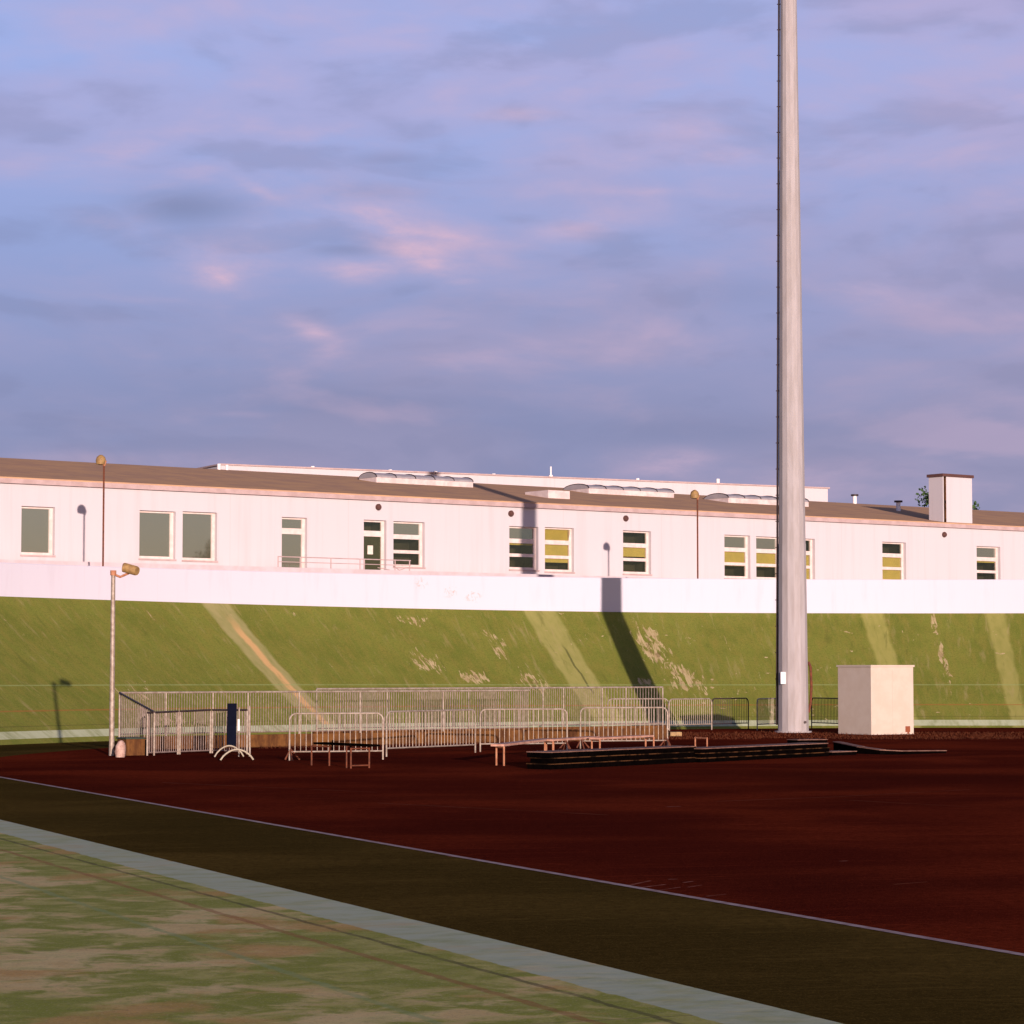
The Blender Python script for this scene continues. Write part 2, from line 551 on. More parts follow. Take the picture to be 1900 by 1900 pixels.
def track_material():
    m = bpy.data.materials.new('track_paint')
    m.use_nodes = True
    t = NT(m.node_tree)
    b = m.node_tree.nodes['Principled BSDF']
    b.inputs['Roughness'].default_value = 0.9
    b.inputs['Specular IOR Level'].default_value = 0.08
    uv = t.n('ShaderNodeUVMap', uv_map='uv').outputs[0]
    s = t.n('ShaderNodeSeparateXYZ')
    t.l(uv, s.inputs[0])
    a, v = s.outputs[0], s.outputs[1]
    uvb = t.n('ShaderNodeUVMap', uv_map='uvb').outputs[0]
    sb = t.n('ShaderNodeSeparateXYZ')
    t.l(uvb, sb.inputs[0])
    f = sb.outputs[0]
    v8 = t.m('MULTIPLY', v, 8.0)
    wv = t.comb(a, v8)
    n1 = t.noise(wv, 0.45, 6, .6)
    n2 = t.noise(t.comb(a, t.m('MULTIPLY', v8, .35)), 3.0, 6, .65)
    c = t.mix(t.step(n1, .35, .65), (0.160, 0.180, 0.028), (0.122, 0.146, 0.020))
    c = t.mix(t.step(n2, .35, .75, 0, .7), c, (0.205, 0.175, 0.034))
    n5 = t.noise(wv, 11, 4, .8)
    c = t.mix(t.step(n5, .46, .72, 0, .7), c, (0.085, 0.090, 0.018))
    n6 = t.noise(wv, 26, 3, .8)
    c = t.mix(t.step(n6, .5, .72, 0, .55), c, (0.30, 0.27, 0.075))
    # ---- radial repair stripes
    wob = t.m('MULTIPLY', t.m('SUBTRACT', t.noise(t.comb(0.0, t.m('MULTIPLY', v8, 1.2), 4.0), 1.0, 3), .5), .22)
    aw = t.m('ADD', a, wob)
    for px, half, col in ((399, .56, (0.32, 0.285, 0.115)), (1001, .66, (0.30, 0.280, 0.085)), (1617, .42, (0.300, 0.28, 0.075)), (1846, .35, (0.29, .27, .075))):
        th = theta_at(px, RT) * 42
        d = t.m('ABSOLUTE', t.m('SUBTRACT', aw, th))
        c = t.mix(t.m('MULTIPLY', t.step(d, half + .10, half - .08), t.step(n2, .25, .65, .55, .92)), c, col)
    th = theta_at(403, RT) * 42
    d = t.m('ABSOLUTE', t.m('SUBTRACT', aw, th))
    c = t.mix(t.m('MULTIPLY', t.step(d, .22, .08), t.m('MULTIPLY', t.step(v, .95, .75), t.step(n2, .30, .5, .5, 1))), c, (0.54, 0.335, 0.14))
    th = theta_at(1001, RT) * 42 - .12
    d = t.m('ABSOLUTE', t.m('SUBTRACT', aw, th))
    c = t.mix(t.m('MULTIPLY', t.step(d, .07, .02), t.m('MULTIPLY', t.step(v, .30, .36), t.step(v, .76, .66))), c, (0.12, 0.12, 0.035))
    # ---- worn, flaked paint: small flakes in clusters, drawn out down the slope
    cl = t.noise(t.comb(t.m('MULTIPLY', a, .22), t.m('MULTIPLY', v8, .22), 9.0), 1.0, 3, .6)
    # faint scuffs running down the slope everywhere
    sc_ = t.noise(t.comb(t.m('ADD', t.m('MULTIPLY', a, 3.4), t.m('MULTIPLY', v8, .3)), t.m('MULTIPLY', v8, .55), 6.0), 1.0, 7, .7, .4)
    c = t.mix(t.m('MULTIPLY', f, t.step(sc_, .54, .70, 0, .42)), c, (0.34, 0.27, 0.12))
    c = t.mix(t.m('MULTIPLY', f, t.step(sc_, .44, .30, 0, .45)), c, (0.085, 0.095, 0.018))
    cm = None
    for px, vc, sa, sv, am in ((1215, .72, .8, .22, .95), (1245, .45, 1.0, .16, .8), (1300, .3, 1.2, .1, .4), (925, .72, .6, .22, .6), (948, .42, .8, .14, .9), (845, .46, .9, .08, .85), (770, .58, 1.1, .13, .6),
                               (800, .9, 1.3, .06, .55), (600, .94, .8, .04, .5), (1430, .55, 2.6, .35, .38), (1330, .8, 2.2, .14, .42), (1100, .80, .8, .1, .4), (1160, .42, .9, .05, .6), (1745, .7, .25, .4, .8),
                               (160, .33, 1.3, .16, .6), (170, .14, 1.2, .08, .6), (330, .86, .12, .09, .8), (600, .4, 2.5, .3, .22), (1390, .2, 3, .12, .45), (1700, .8, 1.2, .1, .35)):
        q1 = t.m('POWER', t.m('DIVIDE', t.m('ABSOLUTE', t.m('SUBTRACT', a, theta_at(px, 43.5) * 42)), sa), 2.0)
        q2 = t.m('POWER', t.m('DIVIDE', t.m('ABSOLUTE', t.m('SUBTRACT', v, vc)), sv), 2.0)
        g_ = t.m('MULTIPLY', t.m('POWER', 2.71828, t.m('MULTIPLY', t.m('ADD', q1, q2), -1.0)), am)
        cm = g_ if cm is None else t.m('MAXIMUM', cm, g_)
    cl = t.m('ADD', t.m('MULTIPLY', cm, .55), t.m('MULTIPLY', cl, .30))
    skew = t.comb(t.m('ADD', t.m('MULTIPLY', a, 5.2), t.m('MULTIPLY', v8, .25)), t.m('MULTIPLY', v8, 1.25), 3.0)
    fl = t.noise(skew, 1.0, 8, .72, .6)
    thr = t.step(cl, .16, .58, .68, .49)
    far_fl = t.step(t.m('SUBTRACT', fl, thr), 0.0, .03)
    fl2 = t.noise(t.comb(t.m('MULTIPLY', a, 1.3), t.m('MULTIPLY', v8, 2.2), 13.0), 1.3, 4, .55, .3)
    far_fl = t.m('MAXIMUM', far_fl, t.m('MULTIPLY', t.step(fl2, .68, .70), t.step(a, theta_at(1000, 46) * 42 + 2, theta_at(1000, 46) * 42 - 2, .12, 1)))
    far_col = t.mix(t.step(n2, .3, .7), (0.52, 0.40, 0.22), (0.36, 0.27, 0.13))
    c = t.mix(t.m('MULTIPLY', t.m('MULTIPLY', far_fl, f), .85), c, far_col)
    # dark brown dirt among the clusters
    dk = t.m('MULTIPLY', t.step(cl, .38, .60), t.step(t.noise(skew, 1.6, 5, .6), .52, .62))
    c = t.mix(t.m('MULTIPLY', t.m('MULTIPLY', dk, f), .55), c, (0.12, 0.075, 0.03))
    # near straight: big worn areas, bare concrete showing
    pos = t.n('ShaderNodeNewGeometry').outputs['Position']
    w1 = t.noise(t.vec('MULTIPLY', pos, (1.0, .80, 1)), .55, 5, .55, .8)
    w2 = t.noise(t.vec('MULTIPLY', pos, (1.0, 1.0, 1)), 2.2, 4, .6, .6)
    nearf = t.m('SUBTRACT', 1.0, f)
    wear = t.m('ADD', t.m('MULTIPLY', w1, .8), t.m('MULTIPLY', w2, .45))
    dep = t.step(v, .15, .60, 0, .10)
    wm = t.step(t.m('ADD', wear, dep), .665, .79)
    ncol = t.mix(t.step(w2, .35, .65), (0.85, 0.63, 0.29), (0.62, 0.43, 0.16))
    neargreen = t.mix(t.step(w2, .4, .65), (0.27, 0.280, 0.028), (0.46, 0.40, 0.095))
    c = t.mix(t.m('MULTIPLY', nearf, .9), c, neargreen)
    c = t.mix(t.m('MULTIPLY', wm, t.m('MULTIPLY', nearf, t.step(w2, .3, .6, .45, .9))), c, ncol)
    brn = t.step(t.noise(t.vec('MULTIPLY', pos, (1, .9, 1)), .7, 5, .6), .54, .64, 0, .75)
    c = t.mix(t.m('MULTIPLY', brn, nearf), c, (0.52, 0.29, 0.075))
    fg = t.noise(pos, 30.0, 4, .85)
    c = t.mix(t.m('MULTIPLY', nearf, t.step(fg, .50, .70, 0, .55)), c, (0.13, 0.10, 0.04))
    fg2 = t.noise(t.vec('ADD', pos, (5, 3, 0)), 45.0, 3, .85)
    c = t.mix(t.m('MULTIPLY', nearf, t.step(fg2, .55, .70, 0, .6)), c, (0.60, 0.50, 0.28))
    slab = t.m('ABSOLUTE', t.m('SUBTRACT', t.m('FRACT', t.m('DIVIDE', a, 5.0)), .5))
    c = t.mix(t.m('MULTIPLY', nearf, t.step(slab, .004, .0015, 0, .5)), c, (0.16, 0.12, 0.05))
    # ---- painted lines

    def line(vn, vf, half_n, half_f, col, amt=1.0, wearing=.35):
        nonlocal c
        cen = t.m('ADD', t.m('MULTIPLY', f, vf - vn), vn)
        hw = t.m('ADD', t.m('MULTIPLY', f, half_f - half_n), half_n)
        dd = t.m('ABSOLUTE', t.m('SUBTRACT', v, cen))
        e = t.step(t.m('SUBTRACT', dd, hw), .0012, -.0012)
        e = t.m('MULTIPLY', e, t.step(n2, .25, .25 + wearing, .45, 1.0))
        c = t.mix(t.m('MULTIPLY', e, amt), c, col)
    rg2 = t.noise(wv, 2.4, 5, .7)
    v = t.m('ADD', v, t.m('MULTIPLY', t.m('SUBTRACT', rg2, .5), t.m('MULTIPLY', nearf, .022)))
    line(.060, .062, .060, .026, (0.44, 0.47, 0.300), .93, .35)
    line(.165, .12, .0055, .002, (0.060, 0.045, 0.015), .62)
    line(.245, .225, .0075, .005, (0.30, 0.105, 0.030), .60)
    line(.405, .400, .0065, .0042, (0.255, 0.320, 0.12), .55)
    t.l(c, b.inputs['Base Color'])
    bn = t.n('ShaderNodeBump')
    bn.inputs['Strength'].default_value = .25
    bn.inputs['Distance'].default_value = .02
    t.l(t.noise(pos, 6.0, 6), bn.inputs['Height'])
    t.l(bn.outputs[0], b.inputs['Normal'])
    return m


def asphalt(name, c1, c2, c3, sc, streak):
    m = bpy.data.materials.new(name)
    m.use_nodes = True
    t = NT(m.node_tree)
    b = m.node_tree.nodes['Principled BSDF']
    b.inputs['Roughness'].default_value = 1.0
    b.inputs['Specular IOR Level'].default_value = 0.0
    pos = t.n('ShaderNodeNewGeometry').outputs['Position']
    rot = t.n('ShaderNodeVectorRotate')
    rot.rotation_type = 'Z_AXIS'
    rot.inputs['Angle'].default_value = R(-14)
    t.l(pos, rot.inputs['Vector'])
    st = t.vec('MULTIPLY', rot.outputs[0], streak)
    a = t.noise(st, sc, 4, .5, .5)
    bb = t.noise(pos, .11, 4, .5)
    g = t.noise(pos, 9.0, 5, .8)
    g2 = t.noise(pos, 38.0, 3, .9)
    c = t.mix(t.step(a, .36, .66), c1, c2)
    c = t.mix(t.step(bb, .45, .68, 0, .75), c, c3)
    c = t.mix(t.step(g, .3, .72, 0, .7), c, tuple(x * .42 for x in c1))
    c = t.mix(t.step(g2, .52, .70, 0, .5), c, tuple(min(1, x * 2.0) for x in c2))
    crack = t.noise(t.vec('MULTIPLY', rot.outputs[0], (.10, 1.6, 1)), 1.3, 4, .5, .6)
    k = t.step(t.m('ABSOLUTE', t.m('SUBTRACT', crack, .5)), .008, .002, 0, .12)
    c = t.mix(k, c, tuple(min(1, x * 2.4) for x in c2))
    t.l(c, b.inputs['Base Color'])
    bn = t.n('ShaderNodeBump')
    bn.inputs['Strength'].default_value = .5
    bn.inputs['Distance'].default_value = .012
    t.l(t.noise(pos, 22.0, 4, .8), bn.inputs['Height'])
    t.l(bn.outputs[0], b.inputs['Normal'])
    return m


M['infield'] = asphalt('infield_tarmac', (0.085, 0.0110, 0.0055), (0.190, 0.0270, 0.0090), (0.050, 0.0075, 0.0045), .22, (.8, 1.0, 1))
M['apron'] = asphalt('apron_tarmac', (0.070, 0.043, 0.0095), (0.115, 0.070, 0.0155), (0.050, 0.034, 0.008), .4, (.7, 1.0, 1))
M['ground'] = material('outer_ground', (0.10, 0.09, 0.06), (0.07, 0.08, 0.04), .05, 1.0, 0, 0)
M['terrace'] = material('terrace_concrete', (0.32, 0.29, 0.27), None, 1, .9)
M['track'] = track_material()
M['parapet'] = parapet_material()
M['line'] = material('line_paint', (0.40, 0.29, 0.25), (0.28, 0.17, 0.14), 5, .85, 0, .1)

# ground sheet to the horizon
g = MB()
NG = 3000
g.quad((-NG, -NG, -0.9), (NG, -NG, -0.9), (NG, NG, -0.9), (-NG, NG, -0.9))
prop(g.build('ground', M['ground']), kind='structure')

# infield
pts = []
for off, th, s, f in STN:
    nv = Vector((math.cos(th), math.sin(th)))
    p = CC + nv * ri(f) + off
    pts.append((p.x, p.y, 0.0))
me = bpy.data.meshes.new('infield')
bm = bmesh.new()
fc = bm.faces.new([bm.verts.new(p) for p in pts])
bm.normal_update()
if fc.normal.z < 0:
    fc.normal_flip()
bm.to_mesh(me)
bm.free()
me.materials.append(M['infield'])
o = bpy.data.objects.new('infield_road_surface', me)
COL.objects.link(o)
o['kind'] = 'structure'

sweep('apron_path', lambda th, f: [(ri(f), 0.0, 0), (lerp(ri(f), rb(f), .5), zb(f) * .6, .5), (rb(f) + .02, zb(f), 1)], M['apron'])


def bank_prof(th, f):
    out = []
    for k in range(17):
        u = k / 16
        z = lerp(zb(f), zt(th, f), u * lerp(1.0, .86, f) + u * u * lerp(0, .14, f))
        out.append((lerp(rb(f), rt(f), u), z, u))
    return out


trk = sweep('cycling_track_path', bank_prof, M['track'])

# white edge line
vs = []
ln = MB()
prev = None
for off, th, s, f in STN:
    if f > 0.12:
        break
    nv = Vector((math.cos(th), math.sin(th)))
    a = CC + nv * (ri(f) + .03) + off
    b = CC + nv * (ri(f) - .07) + off
    cur = (Vector((a.x, a.y, .005)), Vector((b.x, b.y, .005)))
    if prev:
        ln.quad(prev[0], cur[0], cur[1], prev[1])
    prev = cur
lo_ = ln.build('road_line', M['line'])
lo_['kind'] = 'structure'

# outer earth shelf behind the parapet
sweep('terrace_ground', lambda th, f: [(rt(f) + .25, zt(th, f) - .1, 0), (rt(f) + 60, lerp(0.4, 4.35, f), 1)], M['terrace'])

# parapet wall on top of the bank: one thing
PAR_TOP = 5.92


def par_prof(th, f):
    z0 = zt(th, f) - .3
    z1 = lerp(1.0, PAR_TOP, f)
    r0 = rt(f) + .01
    return [(r0, z0, -.3), (r0, z1, z1 - z0 - .3), (r0 + .02, z1 + .03, 1.45), (r0 + .16, z1 + .03, 1.5), (r0 + .18, z1, 1.55), (r0 + .18, z0, 2)]


STN_ALL = STN
STN = [q for q in STN if q[3] > 0.25]
pw = sweep('parapet_wall', par_prof, M['parapet'], kind=None)
pw.data.polygons.foreach_set('use_smooth', [False] * len(pw.data.polygons))
prop(pw, 'long white curved parapet wall along the top of the green bank', 'wall')
STN = STN_ALL

# ------------------------------------------------------------------ the long white building
T = Vector((0.7986, 0.6018, 0))
N = Vector((-0.6018, 0.7986, 0))      # away from the camera
F0 = Vector((1.0, 123.5, 0))
EAVE, RIDGE_Z, RIDGE_W, FLOOR = 10.0, 11.95, 13.2, 6.5


def plane_hit(x, y, p0, nn):
    r = ray(x, y)
    k = (p0 - ORG).dot(nn) / r.dot(nn)
    return ORG + r * k


def fac(x, y, setback=0.0):
    """(s, z) on the facade plane under an image point"""
    p = plane_hit(x, y, F0 + N * setback, N)
    return (p - F0).dot(T), p.z


def FP(s, z, wd=0.0):
    return F0 + T * s + N * wd + Vector((0, 0, z))


bld = empty('school_building', FP(0, 3.0), 'long low white building with brown roof behind the curved parapet', 'building')
openings = []   # (x0, x1, ytop, ybottom, kind)
WIN = [
    (259, 326, 948, 1037, 'single'), (339, 403, 950, 1040, 'single'),
    (523, 570, 960, 1066, 'doorlight'), (675, 717, 965, 1066, 'door'),
    (730, 788, 968, 1052, 'dark'), (945, 999, 977, 1057, 'half'), (1011, 1065, 979, 1061, 'hopper'),
    (1156, 1208, 985, 1065, 'half2'), (1344, 1392, 993, 1073, 'blind'), (1403, 1449, 996, 1075, 'blind'),
    (1462, 1512, 999, 1078, 'full'), (1637, 1681, 1006, 1079, 'full'), (1812, 1856, 1014, 1084, 'half'), (40, 102, 940, 1030, 'single')]
cells = []
for x0, x1, yt, yb, kd in WIN:
    s0, za = fac(x0, yt)
    s1, zb_ = fac(x1, yt)
    ztop = (za + zb_) / 2
    zbot = FLOOR if kd in ('door', 'doorlight') else (fac(x0, yb)[1] + fac(x1, yb)[1]) / 2
    cells.append((s0, s1, zbot, ztop, kd))
S_MIN, S_MAX = -34.0, 60.0
wall = MB()
ss = sorted(set([S_MIN, S_MAX] + [c[0] for c in cells] + [c[1] for c in cells]))
for i in range(len(ss) - 1):
    a, b = ss[i], ss[i + 1]
    mid_ = (a + b) / 2
    holes = sorted([(c[2], c[3]) for c in cells if c[0] < mid_ < c[1]])
    z = 3.0
    for h0, h1 in holes:
        wall.quad(FP(a, z), FP(b, z), FP(b, h0), FP(a, h0))
        z = h1
    wall.quad(FP(a, z), FP(b, z), FP(b, EAVE), FP(a, EAVE))
RV = 0.30
for s0, s1, z0, z1, kd in cells:
    wall.quad(FP(s0, z0), FP(s1, z0), FP(s1, z0, RV), FP(s0, z0, RV))
    wall.quad(FP(s1, z0), FP(s1, z1), FP(s1, z1, RV), FP(s1, z0, RV))
    wall.quad(FP(s1, z1), FP(s0, z1), FP(s0, z1, RV), FP(s1, z1, RV))
    wall.quad(FP(s0, z1), FP(s0, z0), FP(s0, z0, RV), FP(s0, z1, RV))
# gable ends and back
DEP = RIDGE_W * 2
for s in (S_MIN, S_MAX):
    wall.add([FP(s, 3), FP(s, 3, DEP), FP(s, EAVE, DEP), FP(s, RIDGE_Z, RIDGE_W), FP(s, EAVE)], [(0, 1, 2, 3, 4)])
wall.quad(FP(S_MIN, 3, DEP), FP(S_MAX, 3, DEP), FP(S_MAX, EAVE, DEP), FP(S_MIN, EAVE, DEP))
wall.build('wall', M['facade'], bld)
# roof as a slab with thickness
rf = MB()
ov = .12
for (wa, za, wb, zb2) in ((-ov, EAVE - ov * .15, RIDGE_W, RIDGE_Z), (DEP + ov, EAVE - ov * .15, RIDGE_W, RIDGE_Z)):
    a0, a1 = S_MIN - .3, S_MAX + .3
    p = [FP(a0, za + .02, wa), FP(a1, za + .02, wa), FP(a1, zb2 + .02, wb), FP(a0, zb2 + .02, wb)]
    q = [v + Vector((0, 0, .06)) for v in p]
    rf.add(p + q, [(4, 5, 6, 7), (3, 2, 1, 0), (0, 1, 5, 4), (1, 2, 6, 5), (3, 0, 4, 7)])
roof = rf.build('roof', M['roof'], bld)
tr = MB()
tr.box(FP(S_MIN - .3, EAVE - .20, -ov - .05), T * (S_MAX - S_MIN + .6), N * .05, (0, 0, .20))
tr.build('eave_trim', M['trim'], roof)


def glass_material():
    m = bpy.data.materials.new('window_glass')
    m.use_nodes = True
    t = NT(m.node_tree)
    t.t.nodes.clear()
    tr_ = t.n('ShaderNodeBsdfTransparent')
    tr_.inputs[0].default_value = (.93, .92, .82, 1)
    gl = t.n('ShaderNodeBsdfGlossy')
    gl.inputs['Roughness'].default_value = 0.03
    gl.inputs['Color'].default_value = (.75, .82, .72, 1)
    mx = t.n('ShaderNodeMixShader')
    mx.inputs[0].default_value = .11
    t.l(tr_.outputs[0], mx.inputs[1])
    t.l(gl.outputs[0], mx.inputs[2])
    ou = t.n('ShaderNodeOutputMaterial')
    t.l(mx.outputs[0], ou.inputs[0])
    return m


def glass_full():
    m = bpy.data.materials.new('mirror_glass')
    m.use_nodes = True
    t = NT(m.node_tree)
    t.t.nodes.clear()
    df = t.n('ShaderNodeBsdfDiffuse')
    df.inputs[0].default_value = (.13, .125, .085, 1)
    gl = t.n('ShaderNodeBsdfGlossy')
    gl.inputs['Roughness'].default_value = 0.02
    gl.inputs['Color'].default_value = (.75, .80, .72, 1)
    mx = t.n('ShaderNodeMixShader')
    mx.inputs[0].default_value = .5
    t.l(df.outputs[0], mx.inputs[1])
    t.l(gl.outputs[0], mx.inputs[2])
    ou = t.n('ShaderNodeOutputMaterial')
    t.l(mx.outputs[0], ou.inputs[0])
    return m


M['glass'] = glass_material()
M['film'] = glass_full()
WD = .20      # recess of the window frames
for s0, s1, z0, z1, kd in cells:
    isdoor = kd in ('door', 'doorlight')
    W, H = s1 - s0, z1 - z0
    fr = MB()
    b = .115

    def bar(a0, a1, h0, h1, dd=.09, pr=0.0):
        fr.box(FP(a0, h0, WD - pr), T * (a1 - a0), N * dd, (0, 0, h1 - h0))
    bar(s0 + .001, s0 + b * .5, z0, z1)
    bar(s1 - b * 1.35, s1 - .001, z0, z1)
    zz0 = z0 + (b if not isdoor else .05)
    bar(s0 + b * .5, s1 - b * 1.35, z0 + .001, zz0)
    bar(s0 + b * .5, s1 - b * 1.35, z1 - b * .7, z1 - .001)
    inner0, inner1 = s0 + b * .5, s1 - b * 1.35
    ztp = z1 - b * .7
    panes = []
    if kd == 'single':
        panes = [(zz0, ztp)]
    elif isdoor:
        zt_ = z1 - .42 * 1.15
        bar(inner0, inner1, zt_ - .26, zt_)
        panes = [(zt_, ztp), (zz0, zt_ - .26)]
    else:
        h = (ztp - zz0 - .36) / 3
        t1 = zz0 + h
        t2 = t1 + .15 + h
        bar(inner0, inner1, t1, t1 + .15)
        bar(inner0, inner1, t2, t2 + .21)
        panes = [(zz0, t1), (t1 + .15, t2), (t2 + .21, ztp)]
    fo = fr.build('window' if not isdoor else 'door', M['frame'], bld)
    if kd == 'door':
        fo['label'] = 'dark door with a white notice on it'
    gp = MB()
    for i, (h0, h1) in enumerate(panes):
        pr = 0.0
        if kd == 'hopper' and i == 2:
            gp.box(FP(inner0, h0, WD + .04), T * (inner1 - inner0), N * .012, Vector((0, 0, h1 - h0)) - N * .16)
            continue
        if i == 2 and kd in ('half', 'blind', 'dark'):
            g2 = MB()
            g2.box(FP(inner0, h0, WD + .045), T * (inner1 - inner0), N * .012, (0, 0, h1 - h0))
            g2.build('glass_pane', M['film'], fo)
            continue
        gp.box(FP(inner0, h0, WD + .045), T * (inner1 - inner0), N * .012, (0, 0, h1 - h0))
    gp.build('glass_pane', M['glass'] if kd not in ('single', 'doorlight') else M['film'], fo)
    # the room behind: a shallow dark recess
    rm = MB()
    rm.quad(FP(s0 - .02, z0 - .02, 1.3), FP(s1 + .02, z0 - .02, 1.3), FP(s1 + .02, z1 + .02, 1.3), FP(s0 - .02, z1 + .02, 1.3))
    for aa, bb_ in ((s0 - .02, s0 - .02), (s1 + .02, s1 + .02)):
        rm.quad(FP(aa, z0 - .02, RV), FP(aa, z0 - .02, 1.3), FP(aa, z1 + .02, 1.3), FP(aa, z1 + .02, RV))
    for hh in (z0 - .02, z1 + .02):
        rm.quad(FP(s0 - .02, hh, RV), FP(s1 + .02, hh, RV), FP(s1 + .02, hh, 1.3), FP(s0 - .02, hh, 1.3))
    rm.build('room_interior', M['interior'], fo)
    # blinds
    bl = {'half': .42, 'half2': .60, 'blind': .72, 'full': .999, 'hopper': .80, 'dark': 0, 'door': 0, 'single': 0, 'doorlight': 0}[kd]
    if bl:
        bm_ = MB()
        bt = z1 - .05
        if kd in ('full', 'half2', 'half', 'blind', 'dark'):
            bt = z1 - .05 - (H * .30)
        hb = (z1 - .05) - (H - .1) * bl
        bm_.box(FP(s0 + .03, hb, RV + .02), T * (W - .06), N * .02, (0, 0, bt - hb))
        bm_.build('window_blind', M['blind'], fo)
    if kd == 'door':
        pp = MB()
        a, zp = fac(687, 1028)
        a2, zp2 = fac(697, 1012)
        pp.box(FP(a, zp, WD + .02), T * (a2 - a), N * .01, (0, 0, zp2 - zp))
        pp.build('notice', M['paper'], fo)
        dd = MB()
        dd.box(FP(inner0, zz0, WD + .07), T * (inner1 - inner0), N * .03, (0, 0, panes[1][1] - zz0))
        dd.build('door_leaf', material('door_green', (.045, .045, .022), None, 4, .6), fo)
    # sill
    if not isdoor:
        sm = MB()
        sm.box(FP(s0 - .03, z0 - .07, -.05), T * (W + .06), N * .06, (0, 0, .07))
        sm.build('window_sill', M['trim'], fo)

# round lamps on the wall
for x, y in ((701, 941), (947, 953), (1160, 962), (1751, 992)):
    s, z = fac(x, y)
    lm = MB()
    for k, (rr, dd) in enumerate(((.15, 0), (.15, -.06), (.11, -.12), (.03, -.14))):
        pass
    prof = [(.10, 0.0), (.15, -.03), (.15, -.09), (.10, -.16), (.0, -.17)]
    rings = []
    nseg = 14
    for rr, dd in prof:
        rings.append([FP(s + math.cos(2 * math.pi * k / nseg) * rr, z + math.sin(2 * math.pi * k / nseg) * rr, dd) for k in range(nseg)])
    vs = [v for r_ in rings for v in r_]
    fs = [(i * nseg + k, i * nseg + (k + 1) % nseg, (i + 1) * nseg + (k + 1) % nseg, (i + 1) * nseg + k) for i in range(len(prof) - 1) for k in range(nseg)]
    lm.add(vs, fs, True)
    lm.build('wall_lamp', M['lampdark'], bld)


def roofp(x, y):
    """(s, w) of the front roof slope under an image point"""
    pn = Vector((0, 0, 1)) * RIDGE_W - N * (RIDGE_Z - EAVE)
    p = plane_hit(x, y, FP(0, EAVE + .08), pn.normalized())
    q = p - F0
    return q.dot(T), q.dot(N)


def roofz(wd):
    return EAVE + .08 + (RIDGE_Z - EAVE) * wd / RIDGE_W


def skylight(xa, ya, xb, yb, width=1.55, kerb=.27, arch=.27):
    s0, w0 = roofp(xa, ya)
    s1, w1 = roofp(xb, yb)
    wd = (w0 + w1) / 2
    zb3 = roofz(wd) - .25
    k = MB()
    k.box(FP(s0, zb3, wd), T * (s1 - s0), N * width, (0, 0, kerb + .25))
    ko = k.build('skylight', M['kerbwhite'], bld)
    zt3 = zb3 + kerb + .25
    gz = MB()
    n = 9
    prof = []
    for i in range(n + 1):
        an = math.pi * i / n
        prof.append((width / 2 - math.cos(an) * (width / 2 + .02), math.sin(an) * arch))
    vs = []
    for s_ in (s0 - .02, s1 + .02):
        vs += [FP(s_, zt3 + b_, wd + a_) for a_, b_ in prof]
    m_ = n + 1
    fs = [(i, i + 1, m_ + i + 1, m_ + i) for i in range(n)]
    fs += [tuple(range(m_)), tuple(reversed(range(m_, 2 * m_)))]
    gz.add(vs, fs, False)
    go = gz.build('glazing', M['sky_glaze'], ko)
    rb_ = MB()
    nrib = max(2, int((s1 - s0) / 1.1))
    for j in range(nrib + 1):
        s_ = s0 + (s1 - s0) * j / nrib
        rb_.tube([FP(s_, zt3 + b_ + .01, wd + a_) for a_, b_ in prof], .03, 5)
    rb_.build('glazing_rib', M['dark_steel'], ko)


skylight(698, 895, 878, 904.5)
skylight(1090, 915, 1253, 924, width=2.2)
skylight(1347, 932, 1505, 941, width=2.0)
# low roof box
s0, w0 = roofp(1017, 924)
s1, w1 = roofp(1057, 926)
rbx = MB()
rbx.box(FP(s0, roofz(w0) - .3, w0), T * (s1 - s0), N * 1.9, (0, 0, .3 + .40))
rbx.build('roof_hatch', M['kerbwhite'], bld)


def stub(x, y, h, r, cap=False, name='roof_vent'):
    s, wd = roofp(x, y)
    wd = min(wd, RIDGE_W - .1)
    # behind the ridge the pipe still stands on the roof line
    p = FP(s, 0, wd)
    zz = roofz(wd)
    q = MB()
    q.tube([(p.x, p.y, zz - .2), (p.x, p.y, zz + h)], r, 10)
    o_ = q.build(name, M['white'], bld)
    if cap:
        q = MB()
        q.tube([(p.x, p.y, zz + h), (p.x, p.y, zz + h + .10)], r * 1.9, 10)
        q.build('cowl', M['dark_steel'], o_)


stub(394, 869, .28, .09)
stub(404, 869, .24, .08)
stub(1562, 931, .45, .12, True)
stub(1667, 948, .50, .13, True)
stub(1420, 923, .15, .08)

# chimney-like block at the eave on the right
wA = .35
sA = fac(1750, 960, wA)[0]
cb = MB()
cb.box(FP(sA, EAVE - .1, wA), T * 2.3, N * 1.05, (0, 0, 2.72))
cbo = cb.build('roof_chimney', M['facade'], bld)
cc_ = MB()
cc_.box(FP(sA - .08, EAVE + 2.62, wA - .08), T * 2.46, N * 1.21, (0, 0, .16))
cc_.build('chimney_cap', M['lampdark'], cbo)
cp = MB()
cp.tube([FP(sA + .10, EAVE + .1, wA - .07), FP(sA + .10, EAVE + 2.62, wA - .07)], .06, 8)
cp.build('downpipe', M['rim'], cbo)

